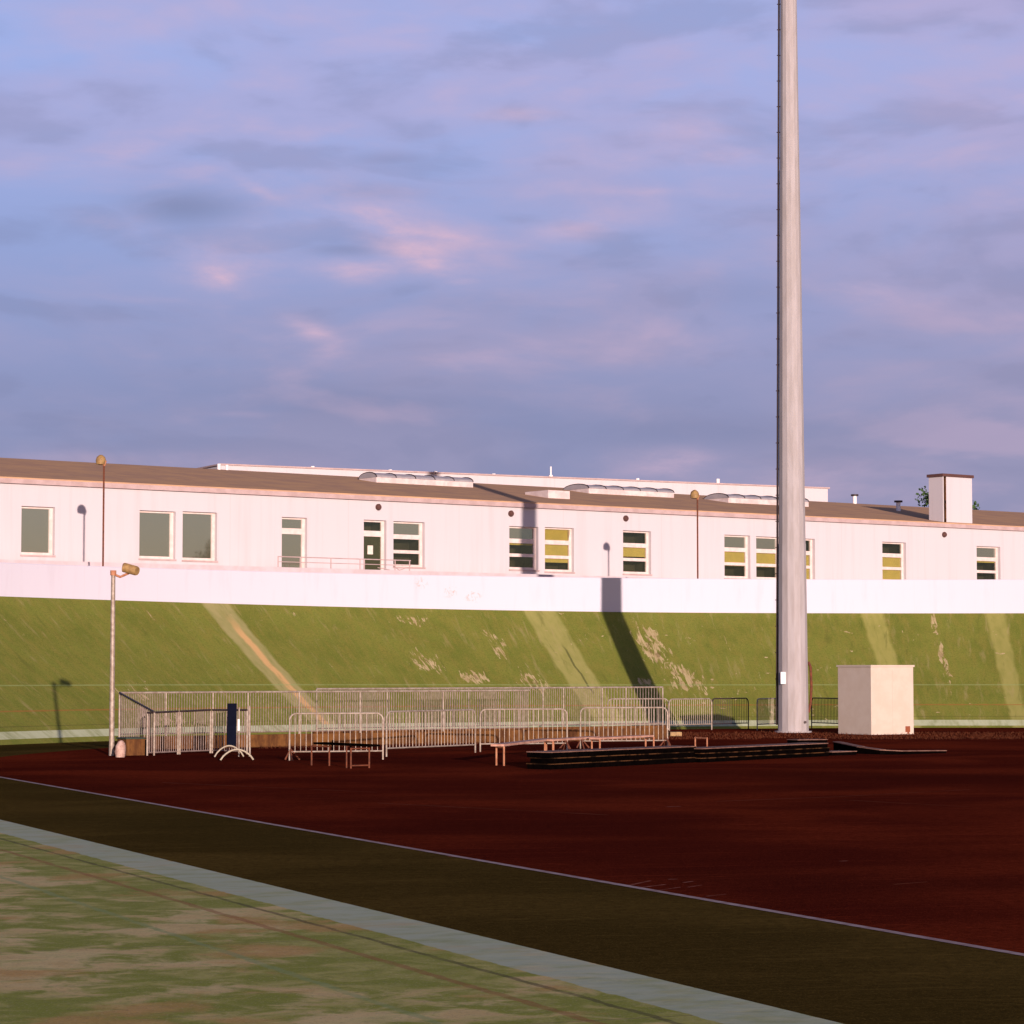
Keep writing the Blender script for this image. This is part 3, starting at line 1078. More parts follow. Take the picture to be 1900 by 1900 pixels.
# higher white block behind the ridge
D2 = Vector((0.886, 0.463, 0))
N2 = Vector((-0.463, 0.886, 0))
p0 = atd(410, 863, 140)
p1s = 39.7
rear = empty('rear_hall', (p0.x, p0.y, 4.0), 'white flat roofed hall showing just above the brown roof ridge', 'building')
rw = MB()
B0 = Vector((p0.x, p0.y, 4.0))
rw.box(B0, D2 * p1s, N2 * 14, (0, 0, p0.z - 4.0))
rw.build('wall', M['facade'], rear)
rc = MB()
rc.box(B0 + Vector((0, 0, p0.z - 4.0)) - D2 * .1 - N2 * .1, D2 * (p1s + .2), N2 * 14.2, (0, 0, .08))
rc.build('roof_edge', M['trim'], rear)


def rear_stub(x, h, r, thin=False):
    # on the rear hall's roof edge
    rr_ = ray(x, 900)
    nn = N2
    pl = plane_hit(x, 880, B0 + N2 * 1.0, nn)
    q = MB()
    q.tube([(pl.x, pl.y, p0.z), (pl.x, pl.y, p0.z + h)], r, 8)
    q.build('roof_vent', M['white'], rear)


for x, h in ((580, .22), (724, .2), (808, .22), (916, .2), (1183, .26), (1332, .42)):
    rear_stub(x, h, .11)
rear_stub(1022, .75, .05)
rear_stub(1022, .25, .12)

# terrace slab edge in front of the building
TW = -3.0
tb = MB()
tb.box(FP(S_MIN, 3.2, TW), T * 60, N * (-TW - .01), (0, 0, FLOOR - 3.2))
to = tb.build('terrace_wall', material('terrace_edge', (.52, .44, .45), (.46, .38, .38), 1.5, .9))
rebase(to, FP(S_MIN + 30, 3.2, TW))
prop(to, 'low greyish terrace edge in front of the white building, just above the parapet', 'wall')

# terrace railing before the doors
def terr(x, y):
    p = plane_hit(x, y, F0 + N * (TW + .12), N)
    return (p - F0).dot(T), p.z


rl = empty('terrace_railing', FP(terr(515, 1062)[0], FLOOR, TW + .12), 'thin rusty pipe railing on the terrace in front of the two doors', 'railing')
s0 = terr(516, 1050)[0]
s1 = terr(762, 1050)[0]
q = MB()
q.tube([FP(s0, FLOOR + .46, TW + .12), FP(s1, FLOOR + .46, TW + .12)], .025, 6)
q.tube([FP(s0, FLOOR + .24, TW + .12), FP(s1, FLOOR + .24, TW + .12)], .018, 6)
q.build('rail', M['trim'], rl)
for x in (516, 557, 614, 668, 676, 733, 760):
    s = terr(x, 1050)[0]
    q = MB()
    q.tube([FP(s, FLOOR, TW + .12), FP(s, FLOOR + .48, TW + .12)], .028, 6)
    q.build('post', M['trim'], rl)

# bicycle-like brace shapes by the door: leaning tubes
q = MB()
for xa, ya, xb, yb in ((704, 1053, 726, 1063), (733, 1050, 744, 1062), (744, 1062, 756, 1054)):
    sa, za = terr(xa, ya)
    sb_, zb5 = terr(xb, yb)
    q.tube([FP(sa, max(za, FLOOR + .02), TW + .25), FP(sb_, max(zb5, FLOOR + .02), TW + .25)], .02, 6)
brc = q.build('tube_brace', M['trim'], rl)

# ------------------------------------------------------------------ tall lamps between parapet and building


def dome_lamp(x, ytop, ybase, d, label):
    base = atd(x, ybase, d)
    top = atd(x, ytop, d)
    r_ = empty('street_lamp', (top.x, top.y, 4.4), label, 'lamp', 'tall dome lamps behind the parapet')
    q = MB()
    q.tube([(top.x, top.y, 4.4), (top.x, top.y, top.z)], .035, 8)
    q.build('pole', M['rust'], r_)
    q = MB()
    prof = [(.06, -.22), (.17, -.20), (.20, -.05), (.16, .08), (.06, .16), (.0, .17)]
    for sgn in (-1, ) if x < 500 else (-1, ):
        rings = []
        for rr, dz in prof:
            rings.append([Vector((top.x + sgn * .12 + math.cos(2 * math.pi * k / 14) * rr, top.y + math.sin(2 * math.pi * k / 14) * rr, top.z + dz)) for k in range(14)])
        vs = [v for a in rings for v in a]
        q.add(vs, [(i * 14 + k, i * 14 + (k + 1) % 14, (i + 1) * 14 + (k + 1) % 14, (i + 1) * 14 + k) for i in range(5) for k in range(14)], True)
    q.build('lamp_head', M['lampyellow'], r_)
    q = MB()
    q.tube([(top.x, top.y, top.z - .25), (top.x + .05, top.y, top.z - .05)], .06, 8)
    q.build('bracket', M['rust_pale'], r_)


dome_lamp(193, 852, 1040, 98.2, 'tall thin lamp with orange head rising over the roof at left of the white building')
dome_lamp(1294, 916, 1075, 112.0, 'tall thin dome lamp in front of the building, just left of the floodlight mast')

# ------------------------------------------------------------------ floodlight mast
mb_ = G(1472, 1359)
mast = empty('floodlight_mast', mb_, 'huge pale grey tapered steel mast standing at the far side of the infield', 'mast')
HM = 31.0


def mrad(z):
    return .505 - .0090 * z


def mastseg(z0, z1, extra, n=14):
    q = MB()
    k = 8
    pts = [Vector((mb_.x, mb_.y, lerp(z0, z1, i / k))) for i in range(k + 1)]
    q.tube(pts, 1, n, True, [mrad(p.z) + extra for p in pts])
    return q


for (z0, z1, ex) in ((0, 6.30, .012), (6.30, 18.95, .004), (18.95, HM, -.004)):
    sg = mastseg(z0, z1, ex)
    sg.smooth = [False] * len(sg.f)
    sg.build('shaft_section', M['mast'], mast)
q = MB()
x0 = mb_.x - .51
q.tube([(mb_.x - mrad(0) - .035, mb_.y + .10, .25), (mb_.x - mrad(HM) - .035, mb_.y + .10, HM - .5)], .035, 8)
q.build('ladder_rail', M['dark_steel'], mast)
for k in range(34):
    z = .9 + k * .88
    q = MB()
    q.tube([(mb_.x - mrad(z) + .02, mb_.y + .10, z), (mb_.x - mrad(z) - .10, mb_.y + .10, z)], .018, 6)
    q.build('step_peg', M['dark_steel'], mast)
c_ = atd(1453, 1258, mb_.y - .45)
q = MB()
q.cbox((c_.x, c_.y + .02, c_.z), .085, .05, .20)
q.build('junction_box', M['white'], mast, .01)
q = MB()
pp = [atd(1500, 1228, mb_.y), atd(1504, 1238, mb_.y), atd(1505.5, 1275, mb_.y), atd(1504, 1305, mb_.y), atd(1500, 1322, mb_.y)]
q.tube(pp, .045, 8)
q.build('bracket_tube', M['rust'], mast)
c_ = atd(1494, 1340, mb_.y - .40)
q = MB()
q.tube([(c_.x, c_.y + .12, c_.z), (c_.x, c_.y - .03, c_.z)], .045, 10)
q.build('hole_shade', M['dark_steel'], mast)  # dark disc stands in for the shade inside a small hole
q = MB()
q.tube([(mb_.x, mb_.y, -.02), (mb_.x, mb_.y, .05)], .62, 20)
q.build('base_flange', M['mast'], mast)
# lamp gantry far above the picture
q = MB()
for k in range(3):
    q.tube([(mb_.x - 2.0, mb_.y - .4, HM - .3 - k * 1.0), (mb_.x + 2.0, mb_.y - .4, HM - .3 - k * 1.0)], .06, 8)
q.build('lamp_gantry', M['dark_steel'], mast)

# ------------------------------------------------------------------ small lamp post on the left
lb = G(207, 1402)
lamp = empty('lamp_post', lb, 'short grey lamp post with a cylindrical yellow floodlight at the far left edge', 'lamp')
ppm = FOC / lb.y
q = MB()
q.tube([(lb.x, lb.y, 0), (lb.x, lb.y, 4.46)], .055, 12, True, [.068, .052])
q.build('pole', M['galv'], lamp)
q = MB()
q.tube([(lb.x, lb.y, 4.40), (lb.x, lb.y, 4.52)], .075, 12)
q.tube([(lb.x, lb.y, 4.43), (lb.x + .17, lb.y, 4.36), (lb.x + .26, lb.y, 4.40), (lb.x + .40, lb.y - .02, 4.46)], .03, 8)
q.build('arm', M['rust_pale'], lamp)
q = MB()
hc = Vector((lb.x + .42, lb.y - .05, 4.55))
q.tube([hc + Vector((-.19, .03, .05)), hc + Vector((-.16, .03, .045)), hc + Vector((.14, -.03, -.04)), hc + Vector((.18, -.05, -.05))], .1, 14, True, [.09, .12, .12, .105])
q.build('lamp_head', M['lampyellow'], lamp)

# ------------------------------------------------------------------ cabinet
kb = G(1617, 1363.5)
cab = empty('utility_cabinet', kb, 'big cream white square cabinet to the right of the floodlight mast', 'cabinet')
an = R(32)
ex, ey = Vector((math.cos(an), math.sin(an), 0)), Vector((-math.sin(an), math.cos(an), 0))
LX, LY, HC = 1.78, 1.68, 2.20
q = MB()
q.box(kb + Vector((0, 0, -.02)), ex * LX, ey * LY, (0, 0, HC))
q.build('body', M['box'], cab, .012)
q = MB()
q.box(kb - ex * .03 - ey * .03 + Vector((0, 0, HC - .02)), ex * (LX + .06), ey * (LY + .06), (0, 0, .06))
q.build('lid', M['box'], cab)
q = MB()
q.box(kb + ex * (LX - .36) - ey * .006 + Vector((0, 0, .07)), ex * .20, ey * .01, (0, 0, .19))
q.box(kb + ex * (LX - .28) - ey * .006 + Vector((0, 0, .01)), ex * .08, ey * .01, (0, 0, .06))
q.build('rust_patch', M['boxrust'], cab)
q = MB()
q.box(kb + ex * (LX * .5 - .004) - ey * .0025 + Vector((0, 0, .05)), ex * .008, ey * .004, (0, 0, HC - .15))
q.build('door_gap', material('door_seam', (.50, .42, .34), None), cab)

# ------------------------------------------------------------------ crowd barriers


def on_ray(x, d):
    return Vector(((x - CX) / FOC * math.cos(PITCH) * d, d, 0))


def partner(A, x, L, away):
    """point on the sight line of column x at distance L from A, on the far or near side"""
    best = None
    for k in range(-400, 401):
        d = A.y + k * .01
        if (away and k < 0) or (not away and k > 0):
            continue
        p = on_ray(x, d)
        e = abs((p - A).length - L)
        if best is None or e < best[0]:
            best = (e, p)
    return best[1]


def barrier(A, B, label, dark=False, foot=(True, True), h=1.08, gap=.13, z0=0.0, group='steel crowd barriers', tube=.021, low=.20, arched=False):
    A = Vector((A.x, A.y, z0))
    B = Vector((B.x, B.y, z0))
    ax = (B - A)
    L = ax.length
    ax.normalize()
    px = Vector((-ax.y, ax.x, 0))
    r_ = empty('crowd_barrier', A + ax * (L / 2), label, 'barrier', group)
    rr = .16
    pts = [A, A + Vector((0, 0, h - rr))]
    for k in range(1, 6):
        t_ = math.pi / 2 * k / 6
        pts.append(A + ax * (rr - rr * math.cos(t_)) + Vector((0, 0, h - rr + rr * math.sin(t_))))
    pts += [A + ax * rr + Vector((0, 0, h)), B - ax * rr + Vector((0, 0, h))]
    for k in range(1, 6):
        t_ = math.pi / 2 * k / 6
        pts.append(B - ax * (rr - rr * math.sin(t_)) + Vector((0, 0, h - rr + rr * math.cos(t_))))
    pts += [B + Vector((0, 0, h - rr)), B]
    q = MB()
    q.tube(pts, tube, 8)
    q.tube([A + Vector((0, 0, low)), B + Vector((0, 0, low))], tube * .85, 8)
    mt = M['dark_steel'] if dark else M['galv']
    q.build('frame', mt, r_)
    q = MB()
    n = max(3, int(round(L / gap)))
    for k in range(1, n):
        p = A + ax * (L * k / n)
        q.tube([p + Vector((0, 0, low)), p + Vector((0, 0, h - .005))], .0085, 5, False)
    q.build('bars', mt, r_)
    for use, P_, sg in ((foot[0], A, 1), (foot[1], B, -1)):
        if not use:
            continue
        q = MB()
        p = P_ + ax * .02 * sg
        q.tube([p + px * .26, p + Vector((0, 0, .27)), p - px * .26], .02, 6)
        q.tube([p + ax * .22 * sg + Vector((0, 0, .02)), p + Vector((0, 0, .27)), p - ax * .12 * sg + Vector((0, 0, .02))], .022, 6)
        q.build('foot', M['rust'], r_)
    return r_


def bpx(x0, x1, y0, label, L=2.25, away=True, **kw):
    A = G(x0, y0)
    B = partner(A, x1, L, away)
    return barrier(A, B, label, **kw)


GB = 'steel crowd barriers set out on the infield'
bpx(537, 711, 1411, 'leftmost grey tubular crowd barrier, directly behind the dark topped bench', L=2.22, away=True, foot=(True, False), group=GB)
bpx(717, 882, 1404, 'slanting grey crowd barrier receding right, second in the front row', L=3.7, away=True, foot=(False, False), group=GB)
bpx(891, 1052, 1395, 'third front row crowd barrier, behind the long pink board bench', L=2.35, foot=(False, True), group=GB)
bpx(1077, 1238, 1389, 'fourth front row crowd barrier, behind the left end of the black deck stacks', L=2.45, away=True, foot=(True, True), group=GB)
# back row beyond the mast
GR = 'crowd barriers in the back row by the mast'
for x0, x1, y0, aw, lab in ((1128, 1240, 1355, True, 'first barrier of the back row, behind the end of the tall railing'),
                            (1242, 1320, 1356, True, 'barrier in the back row next to the end of the tall railing'),
                            (1321, 1388, 1354, True, 'middle barrier of the back row, dark looking bars'),
                            (1405, 1446, 1355, True, 'back row barrier partly hidden by the left side of the mast'),
                            (1506, 1562, 1351, False, 'back row barrier between the mast and the cream cabinet')):
    bpx(x0, x1, y0, lab, L=2.2, away=aw, foot=(False, False), dark=(x0 in (1321, 1506)), group=GR, gap=.105)  # dark steel on two barriers paints in the shade of their turned bars

# left-hand fenced corner: three linked railing panels, dark top rails


def railing(A, B, zA, zB, hA, hB, label, name='railing_panel', gap=.078, group=None, top='galv', bars='galv_dim', tr=.026, barr=.0095, posts=(1, 1)):
    A = Vector((A.x, A.y, 0))
    B = Vector((B.x, B.y, 0))
    r_ = empty(name, Vector((A.x, A.y, zA)), label, 'railing', group)
    V = Vector((0, 0, 1))
    q = MB()
    q.tube([A + V * hA, B + V * hB], tr, 8)
    q.build('top_rail', M[top], r_)
    q = MB()
    q.tube([A + V * (zA + .07), B + V * (zB + .07)], .017, 6)
    n = max(2, int(round((B - A).length / gap)))
    for k in range(1, n):
        f_ = k / n
        p = A.lerp(B, f_)
        q.tube([p + V * (lerp(zA, zB, f_) + .07), p + V * (lerp(hA, hB, f_) - .01)], barr, 5, False)
    q.build('bars', M[bars], r_)
    for u_, P_, z_, h_ in ((posts[0], A, zA, hA), (posts[1], B, zB, hB)):
        if u_:
            q = MB()
            q.tube([P_ + V * z_, P_ + V * (h_ - .02)], tr * .95, 8)
            q.build('post', M['galv'], r_)
    return r_


GL = 'railing panels with dark top rail round the left corner of the enclosure'
c1 = G(273, 1402)
c2 = partner(c1, 331, 1.15, True)
c3 = partner(c2, 391, 1.15, True)
c4 = partner(c3, 459, 1.25, False)
railing(c1, c2, 0, 0, 1.04, 1.06, 'near corner railing panel just right of the wooden crate', group=GL, top='dark_steel', gap=.085)
railing(c2 + Vector((.05, 0, 0)), c3, 0, 0, 1.06, 1.08, 'middle dark topped railing panel, two left of the navy board', group=GL, top='dark_steel', gap=.085)
railing(c3 + Vector((.05, 0, 0)), c4, 0, 0, 1.08, 1.09, 'dark topped railing panel standing right behind the navy board', group=GL, top='dark_steel', gap=.085)

# low wooden wall round the ramp with tall railings
WA = G(455, 1387)
WB = G(1240, 1371)
wdir = (WB - WA).normalized()
wn = Vector((-wdir.y, wdir.x, 0))


def wall_at(x, off=0.0):
    """point of the low wall line (moved back by off) seen in image column x"""
    u = (x - CX) / FOC * math.cos(PITCH)
    A = WA + wn * off
    k = (u * A.y - A.x) / (wdir.x - u * wdir.y)
    return A + wdir * k


P225, P270, P1240 = wall_at(225), wall_at(272), wall_at(1238)
HW = .34
q = MB()
q.box(P225 + Vector((0, 0, -.05)), wdir * (P1240 - P225).length, wn * .14, (0, 0, HW + .05))
o = q.build('plank_wall', M['wood_low'])
rebase(o, P225)
prop(o, 'long low brown timber kerb under the tall railing', 'wall')
q = MB()
P2a, P2b = wall_at(585, 2.6), wall_at(1236, 2.6)
q.box(P2a + Vector((0, 0, -.05)), wdir * (P2b - P2a).length, wn * .14, (0, 0, HW + .05))
o = q.build('plank_wall', M['wood_low'])
rebase(o, P2a)
prop(o, 'second low timber kerb, on the far side of the fenced ramp', 'wall')

GN = 'tall railing panels on the low timber kerb'
ends = [225, 311, 398, 463, 558, 671, 825, 985]
names = ['leftmost tall panel above the kerb, behind the wooden crate', 'tall panel behind the near corner railing', 'tall panel behind the navy board',
         'tall panel left of the orange streaked bank stripe', 'tall panel behind the leftmost crowd barrier', 'tall panel behind the gap between first and second crowd barrier',
         'tall panel behind the slanting crowd barrier']
for i in range(len(ends) - 1):
    a, b = wall_at(ends[i]) + wn * .07, wall_at(ends[i + 1]) + wn * .07
    railing(a, b, HW, HW, 1.49, 1.49, names[i], group=GN, gap=.080 if i else .05, posts=(1, 0))
a = wall_at(985) + wn * .07
ends = [590, 721, 872, 1010, 1048, 1120, 1164, 1232]
names = ['first back panel of the double railing, above the bench', 'second back panel of the double railing', 'back panel behind the third crowd barrier',
         'narrow back panel left of the broad pale bank stripe', 'back panel in front of the broad pale bank stripe', 'narrow back panel just left of the mast shadow',
         'last back panel, with the mast shadow showing through it']
for i in range(len(ends) - 1):
    a, b = wall_at(ends[i], 2.6) + wn * .07, wall_at(ends[i + 1], 2.6) + wn * .07
    railing(a, b, HW, HW, 1.54, 1.54, names[i], group='back railing panels on the far kerb', gap=.080 if i < 5 else .115, posts=(1, 1 if i == 6 else 0))
# side run closing the left end
a = wall_at(224) + wn * .05
q_ = c1 + Vector((.16, .05, 0))
railing(Vector((q_.x, q_.y, 0)), a, 0, .1, 1.06, 1.49, 'sloping side railing panel at the left end of the enclosure, dark posts', group=GL, top='dark_steel', bars='galv_dim', gap=.24, barr=.012)

# crate and white sack near the lamp post
def lowbox(x0, x1, yb, h, depth, mat, name, label, cat, rot_away=.25, z0=0):
    A = G(x0, yb)
    B = partner(A, x1, abs(x1 - x0) / (FOC / A.y) * 1.04, True)
    d_ = (B - A)
    nn = Vector((-d_.y, d_.x, 0)).normalized()
    q = MB()
    q.box(A, d_, nn * depth, (0, 0, h))
    return A, d_, nn, q


A, d_, nn, q = lowbox(234, 270, 1402, .40, .55, M['wood_low'], '', '', '')
cr = empty('wooden_crate', A, 'brown wooden crate with dark lid between lamp post and railing corner', 'crate')
q.build('body', M['wood_low'], cr)
q = MB()
q.box(A + Vector((0, 0, .40)) - d_ * .05 - nn * .03, d_ * 1.12, nn * .62, (0, 0, .035))
q.build('lid', material('lid_green', (.03, .045, .03), None), cr)
q = MB()
q.box(A + d_ * 1.001, d_ * .10, nn * .55, (0, 0, .38))
q.build('dark_end', M['black'], cr)  # near-black slab on the right end of the crate

sk = G(223, 1405)
q = MB()
q.tube([sk + Vector((0, 0, 0)), sk + Vector((0, 0, .10)), sk + Vector((.01, 0, .26)), sk + Vector((.03, 0, .36)), sk + Vector((.04, 0, .40))], .1, 12, True, [.11, .13, .125, .08, .03])
q.tube([sk + Vector((-.03, .02, .0)), sk + Vector((-.05, .02, .14)), sk + Vector((-.02, .0, .24)), sk + Vector((.02, .0, .28))], .1, 10, True, [.08, .09, .08, .03])
o = rebase(q.build('white_sack', material('sack_cloth', (0.52, 0.36, 0.29), (0.36, 0.22, 0.17), 9, .95, 0, .05, bump=.8)), sk)
prop(o, 'pale pinkish sack leaning against the crate at the lamp post foot', 'sack')

# navy board with bowed tube feet
nb = G(430, 1404)
nv_ = empty('banner_stand', nb, 'tall narrow navy board on bowed pale tube feet', 'sign stand')
q = MB()
pp_ = FOC / nb.y
q.box(nb + Vector((-.115, .0, .22)), (.21, .06, 0), (-.02, .08, 0), (0.012, 0, 1.06))
q.build('panel', M['navy'], nv_)


def arc(xa, xb, yb, peak, z=0):
    a, b = G(xa, yb), G(xb, yb - 1)
    pts = []
    for k in range(13):
        f_ = k / 12
        p = a.lerp(b, f_)
        pts.append(Vector((p.x, p.y, .02 + math.sin(math.pi * f_) ** .75 * peak)))
    return pts


q = MB()
q.tube(arc(409, 470, 1412, .24), .020, 8)
q.build('foot', M['pale_tube'], nv_)
q = MB()
q.tube(arc(398, 452, 1406, .26), .018, 8)
q.build('foot', M['pale_tube'], nv_)
q = MB()
q.tube([nb + Vector((.16, .1, .0)), nb + Vector((.16, .1, 1.18))], .018, 8)
q.tube([nb + Vector((.42, .14, .0)), nb + Vector((.40, .14, 1.22))], .024, 8)
q.build('upright', M['galv'], nv_)
q = MB()
q.box(nb + Vector((.13, .07, .62)), (.05, 0, 0), (0, .02, 0), (0, 0, .28))
q.build('label_plate', M['white'], nv_)

# ------------------------------------------------------------------ benches


def leg_frame(P_, along, h, w_, mat, r_, parent, rung=False, name='leg'):
    for sg in (0, 1):
        q = MB()
        p = P_ + along * (w_ * sg)
        q.tube([p, p + Vector((0, 0, h))], r_, 8)
        q.build(name, mat, parent)
    q = MB()
    q.tube([P_ + Vector((0, 0, h - .02)), P_ + along * w_ + Vector((0, 0, h - .02))], r_ * .9, 6)
    if rung:
        q.tube([P_ + Vector((0, 0, .06)), P_ + along * w_ + Vector((0, 0, .06))], r_ * .8, 6)
    q.build('cross_rail', mat, parent)


b1 = G(578, 1420)
b2 = G(651, 1426)
bench = empty('bench', b1, 'low bench with black seat board on rusty legs, in front of the leftmost crowd barrier', 'bench')
BH = .47
e1 = (G(611, 1421) - b1)
e2 = (G(685, 1425) - b2)
leg_frame(b1, e1.normalized(), BH - .03, e1.length, M['rust'], .019, bench)
leg_frame(b2, e2.normalized(), BH - .03, e2.length, M['rust'], .019, bench, True)
q = MB()
q.tube([G(643, 1425), G(643, 1425) + Vector((0, 0, BH))], .017, 8)
q.build('leg', M['rust'], bench)
sa = G(583, 1420)
sb2 = G(684, 1426)
dv = (sb2 - sa)
nn = Vector((-dv.y, dv.x, 0)).normalized()
q = MB()
q.box(sa + Vector((0, 0, BH - .01)) - nn * .03, dv, nn * .32, (0, 0, .045))
q.build('seat', M['black'], bench, .008)
q = MB()
q.cbox(G(618, 1408) + Vector((0, 0, .31)), .025, .03, .13)
q.build('brace', M['black'], bench)
q = MB()
q.cbox(G(650, 1426) + Vector((0, .1, .42)), .02, .03, .09)
q.build('brace', M['black'], bench)

GBN = 'low benches of pink board and orange legs behind the deck stacks'
bdefs = [((921, 1420), (935, 1421), (1027, 1407), 'long low bench with bright orange legs left of the black deck stacks', 'pinkwood'),
         ((1011, 1408), (1026, 1409), (1113, 1402), 'second low bench just behind the left end of the deck stack', 'pinkwood'),
         ((1098, 1404), (1113, 1405), (1213, 1399), 'third low bench, low pink board behind the middle of the first stack', 'pinkwood')]
for (pa, pb, pc, lab, mk) in bdefs:
    A, B, C3 = G(*pa), G(*pb), G(*pc)
    bo = empty('low_bench', A, lab, 'bench', GBN)
    h = .42
    e = B - A
    leg_frame(A, e.normalized(), h, e.length, M['rust_pale'], .022, bo)
    C0 = C3 - e
    leg_frame(C0, e.normalized(), h, e.length, M['rust_pale'], .022, bo)
    q = MB()
    al = (C3 - B)
    q.box(B + Vector((0, 0, h)), al, Vector((-al.y, al.x, 0)).normalized() * .30, (0, 0, .05))
    q.build('seat', M[mk], bo, .006)
# small tube frame right of them
A, B = G(1290, 1391), G(1312, 1392)
bo = empty('tube_frame', A, 'small orange tube frame showing above the gap between the two deck stacks', 'trestle')
leg_frame(A, (B - A).normalized(), .33, (B - A).length, M['rust_pale'], .02, bo)

# ------------------------------------------------------------------ stacked black deck blocks
BLK = 'black deck blocks piled in low rows'


def block(P_, ex_, ey_, L, W, H, label):
    r_ = empty('deck_block', P_, label, 'deck block', BLK)
    r_.rotation_euler = (0, 0, math.atan2(ex_.y, ex_.x))
    return r_


BMESH = {}


def block_parts(parent, L, W, H, top=False, H2=None):
    H2 = H if H2 is None else H2
    key = (round(L, 3), round(W, 3), round(H, 3), top)
    if key not in BMESH:
        q = MB()
        xa, xb, ya, yb = .003, L - .003, .02, W - .02
        q.add([(xa, ya, 0), (xb, ya, 0), (xb, yb, 0), (xa, yb, 0), (xa, ya, H - .022), (xb, ya, H2 - .022), (xb, yb, H2 - .022), (xa, yb, H - .022)],
              [(0, 3, 2, 1), (4, 5, 6, 7), (0, 1, 5, 4), (1, 2, 6, 5), (2, 3, 7, 6), (3, 0, 4, 7)])
        m1 = q.build('body', M['black'], None)
        q = MB()
        a_, b_ = Vector((0, 0, H - .022)), Vector((L, 0, H2 - .022))
        q.box(a_, b_ - a_, (0, W, 0), (0, 0, .018))
        m2 = q.build('rim', M['decktop'] if top else M['rim'], None)
        BMESH[key] = (m1.data, m2.data)
        m1.parent = parent
        m2.parent = parent
    else:
        for nm, d in zip(('body', 'rim'), BMESH[key]):
            o_ = bpy.data.objects.new(nm, d)
            COL.objects.link(o_)
            o_.parent = parent


def stack(Apx, Bpx, n, layers, W, H, stackname, jitter=.02):
    A, B = G(*Apx), G(*Bpx)
    d_ = B - A
    L = d_.length / n
    ex_ = d_.normalized()
    ey_ = Vector((-ex_.y, ex_.x, 0))
    lay = {0: 'bottom', layers - 1: 'top'}
    ords = ['first', 'second', 'third', 'fourth', 'fifth', 'sixth', 'seventh', 'eighth', 'ninth']
    for j in range(layers):
        shift = (j % 2) * .10 + rnd.uniform(-.03, .03)
        for i in range(n):
            jy = rnd.uniform(-jitter, jitter)
            P_ = A + ex_ * (L * i + shift) + ey_ * jy + Vector((0, 0, j * H))
            lname = lay.get(j, 'middle')
            lab = ('black deck block, %s from left, %s layer of the %s' % (ords[i], lname, stackname)) if layers > 1 else ('black deck block, %s from left in the %s' % (ords[i], stackname))
            r_ = block(P_, ex_, ey_, L, W, H, lab)
            block_parts(r_, L, W, H, j == layers - 1)


stack((1022, 1428), (1292, 1414.5), 8, 3, .66, .124, 'left stack')
stack((1300, 1415), (1538, 1403), 7, 3, .66, .108, 'right stack')
stack((1545, 1402), (1592, 1400.5), 2, 1, .6, .10, 'short run past the right stack')
stack((1474, 1389), (1530, 1388), 2, 2, .5, .12, 'small pile behind right stack')
# low curved row
cpts = [(1545, 1395), (1590, 1398.5), (1632, 1400), (1674, 1400), (1716, 1398.5), (1757, 1397)]
ords = ['first', 'second', 'third', 'fourth', 'fifth']
for i in range(5):
    A, B = G(*cpts[i]), G(*cpts[i + 1])
    ex_ = (B - A).normalized()
    L = (B - A).length
    r_ = block(A, ex_, None, L, .5, .1, 'long low black deck block, %s from the left in the curved row' % ords[i])
    hh = (.27, .185, .125, .10, .085, .07)
    block_parts(r_, L, .22, hh[i], True, hh[i + 1])

# small yellow timber block by the back barriers
A = G(1244, 1366)
q = MB()
q.box(A, (.36, .05, 0), (-.05, .3, 0), (0, 0, .13))
o = rebase(q.build('timber_block', M['lampyellow']), A)
prop(o, 'small yellow timber block lying beside the end of the front crowd barriers', 'block')

# ------------------------------------------------------------------ dry grass tufts along the far edge
q = MB()
rg = random.Random(3)
for k in range(9000):
    x = rg.uniform(1235, 1900) if k % 4 else rg.uniform(480, 1240)
    y = rg.uniform(1359, 1372) if x > 1235 else rg.uniform(1383, 1390)
    if x < 1235:
        y = 1387 - (x - 455) * .0204 + rg.uniform(-.2, 3)
    elif abs(x - 1472) < 60:
        y = rg.uniform(1357, 1371)
    p = G(x, y)
    h = rg.uniform(.015, .07) * (1.3 if k % 11 == 0 else 1)
    a = rg.uniform(0, math.pi)
    w_ = rg.uniform(.005, .012)
    dx, dy = math.cos(a) * w_, math.sin(a) * w_
    lx, ly = rg.uniform(-.05, .05), rg.uniform(-.05, .05)
    q.add([(p.x - dx, p.y - dy, 0), (p.x + dx, p.y + dy, 0), (p.x + lx, p.y + ly, h)], [(0, 1, 2)])
prop(q.build('dry_grass', M['drygrass']), 'thin fringe of dry reddish grass at the far edge of the dark infield', 'grass', kind='stuff')

# ------------------------------------------------------------------ tree behind the chimney block


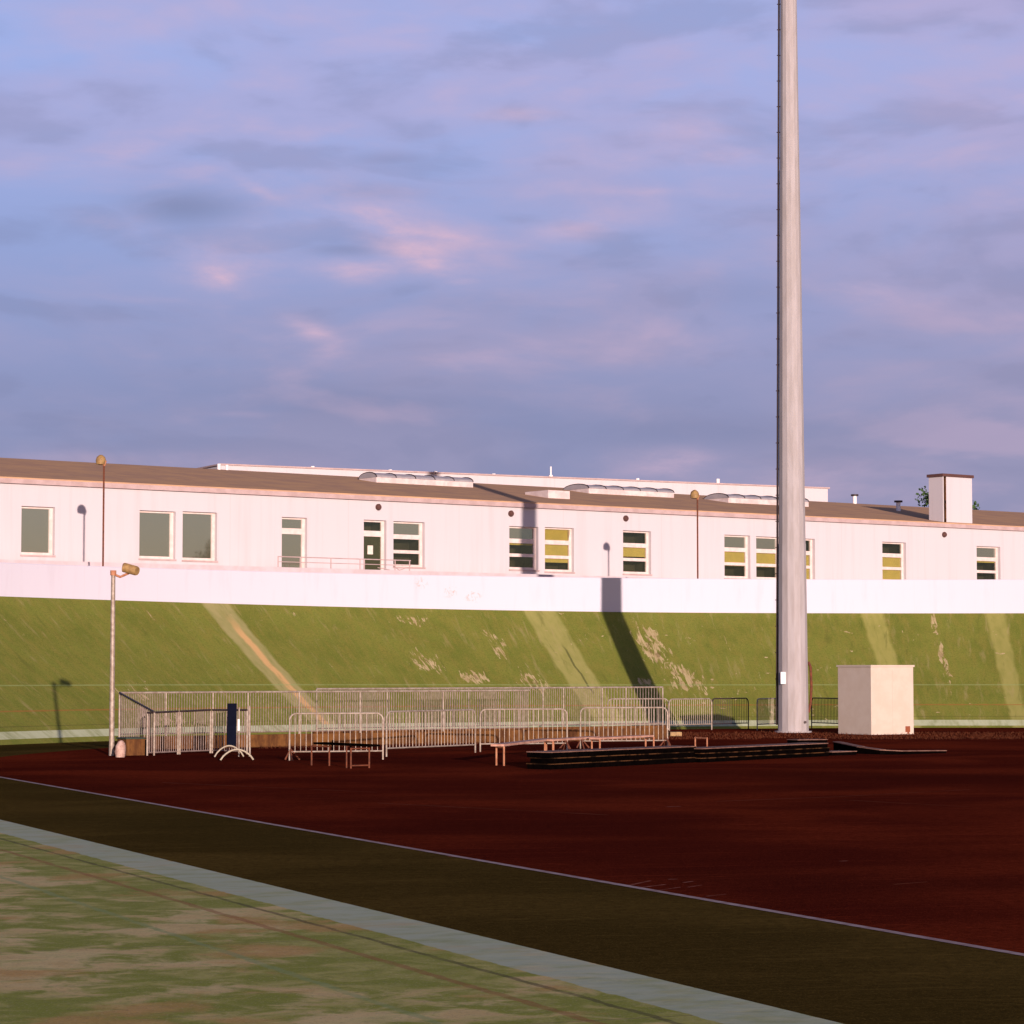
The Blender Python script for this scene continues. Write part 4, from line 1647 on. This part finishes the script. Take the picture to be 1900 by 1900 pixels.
def tree(base, H, cr, label, seed, n=2600, leafm='leaf'):
    rg = random.Random(seed)
    r_ = empty('tree', base, label, 'tree')
    q = MB()
    q.tube([base, base + Vector((.2, 0, H * .4)), base + Vector((-.1, .1, H * .8))], .2, 8, True, [.28, .2, .08])
    tips = []
    for k in range(9):
        an = rg.uniform(0, 2 * math.pi)
        z = H * rg.uniform(.45, .9)
        tip = base + Vector((math.cos(an) * cr * rg.uniform(.5, .95), math.sin(an) * cr * rg.uniform(.5, .95), z + rg.uniform(.2, 1.2)))
        st = base + Vector((0, 0, z * .8))
        q.tube([st, st.lerp(tip, .5) + Vector((0, 0, .3)), tip], .05, 6, True, [.09, .06, .025])
        tips.append(tip)
        tips.append(st.lerp(tip, .6) + Vector((rg.uniform(-.6, .6), rg.uniform(-.6, .6), .5)))
    q.build('trunk', M['bark'], r_)
    q = MB()
    for k in range(n):
        c = rg.choice(tips)
        d = Vector((rg.gauss(0, 1), rg.gauss(0, 1), rg.gauss(0, .7)))
        d = d.normalized() * (rg.random() ** .5) * cr * .32
        p = c + d
        s_ = rg.uniform(.07, .16)
        a = Vector((rg.gauss(0, 1), rg.gauss(0, 1), rg.gauss(0, 1))).normalized()
        b = a.cross(Vector((rg.gauss(0, 1), rg.gauss(0, 1), rg.gauss(0, 1)))).normalized()
        q.add([p - a * s_, p + b * s_ * .6, p + a * s_, p - b * s_ * .6], [(0, 1, 2, 3)])
    q.build('crown', M[leafm], r_)


tp = atd(1752, 920, 168)
tree(Vector((tp.x + 1.0, tp.y, 4.0)), 10.2, 2.6, 'green tree peeping out behind the chimney block at the right', 5, 3800)

# dark tree behind the camera side, seen only as a reflection in the left windows: left out

# pale scuffs and faint old paint lines on the dark infield
SC = material('scuff_paint', (0.34, 0.13, 0.085), (0.20, 0.06, 0.035), 6, .9, 0, 0, lo=.35, hi=.6)
SF = material('faint_paint', (0.20, 0.055, 0.028), (0.12, 0.025, 0.012), 1.2, .9, 0, 0)
mk = MB()


def streak(q, x0, y0, x1, y1, w_, z=.004):
    A, B = G(x0, y0, z), G(x1, y1, z)
    d_ = (B - A).normalized()
    n_ = Vector((-d_.y, d_.x, 0)) * w_
    q.quad(A - n_ * .3, B - n_ * .6, B + n_ * .3, A + n_)


for a_ in ((1165, 1643.5, 1206, 1634, .035), (1180, 1648, 1233, 1641, .04), (1241, 1631.5, 1257, 1631, .035), (1270, 1637.5, 1286, 1635, .03), (1222, 1652, 1262, 1646, .02),
           (1278, 1646, 1302, 1642, .02), (1312, 1663, 1346, 1659, .025), (1240, 1497, 1262, 1496, .06), (830, 1589, 862, 1591, .03), (1560, 1598, 1572, 1597, .04)):
    streak(mk, *a_)
mo = mk.build('road_marking', SC)
mo['kind'] = 'structure'
mk = MB()
for a_ in ((1330, 1487, 1560, 1478, .05), (1560, 1478, 1800, 1465, .05), (1560, 1484, 1800, 1497, .04), (1660, 1641, 1720, 1636, .03), (300, 1452, 700, 1470, .05), (700, 1490, 1130, 1512, .06)):
    streak(mk, *a_)
mo = mk.build('faded_road_marking', SF)
mo['kind'] = 'structure'

# tree standing off to the right outside the picture: it shows as the dark reflection in the second big window
tree(Vector((80.3, 74.6, 3.5)), 9.4, 3.0, 'dark tree right of the view, reflected in the second large window', 11, 6000)
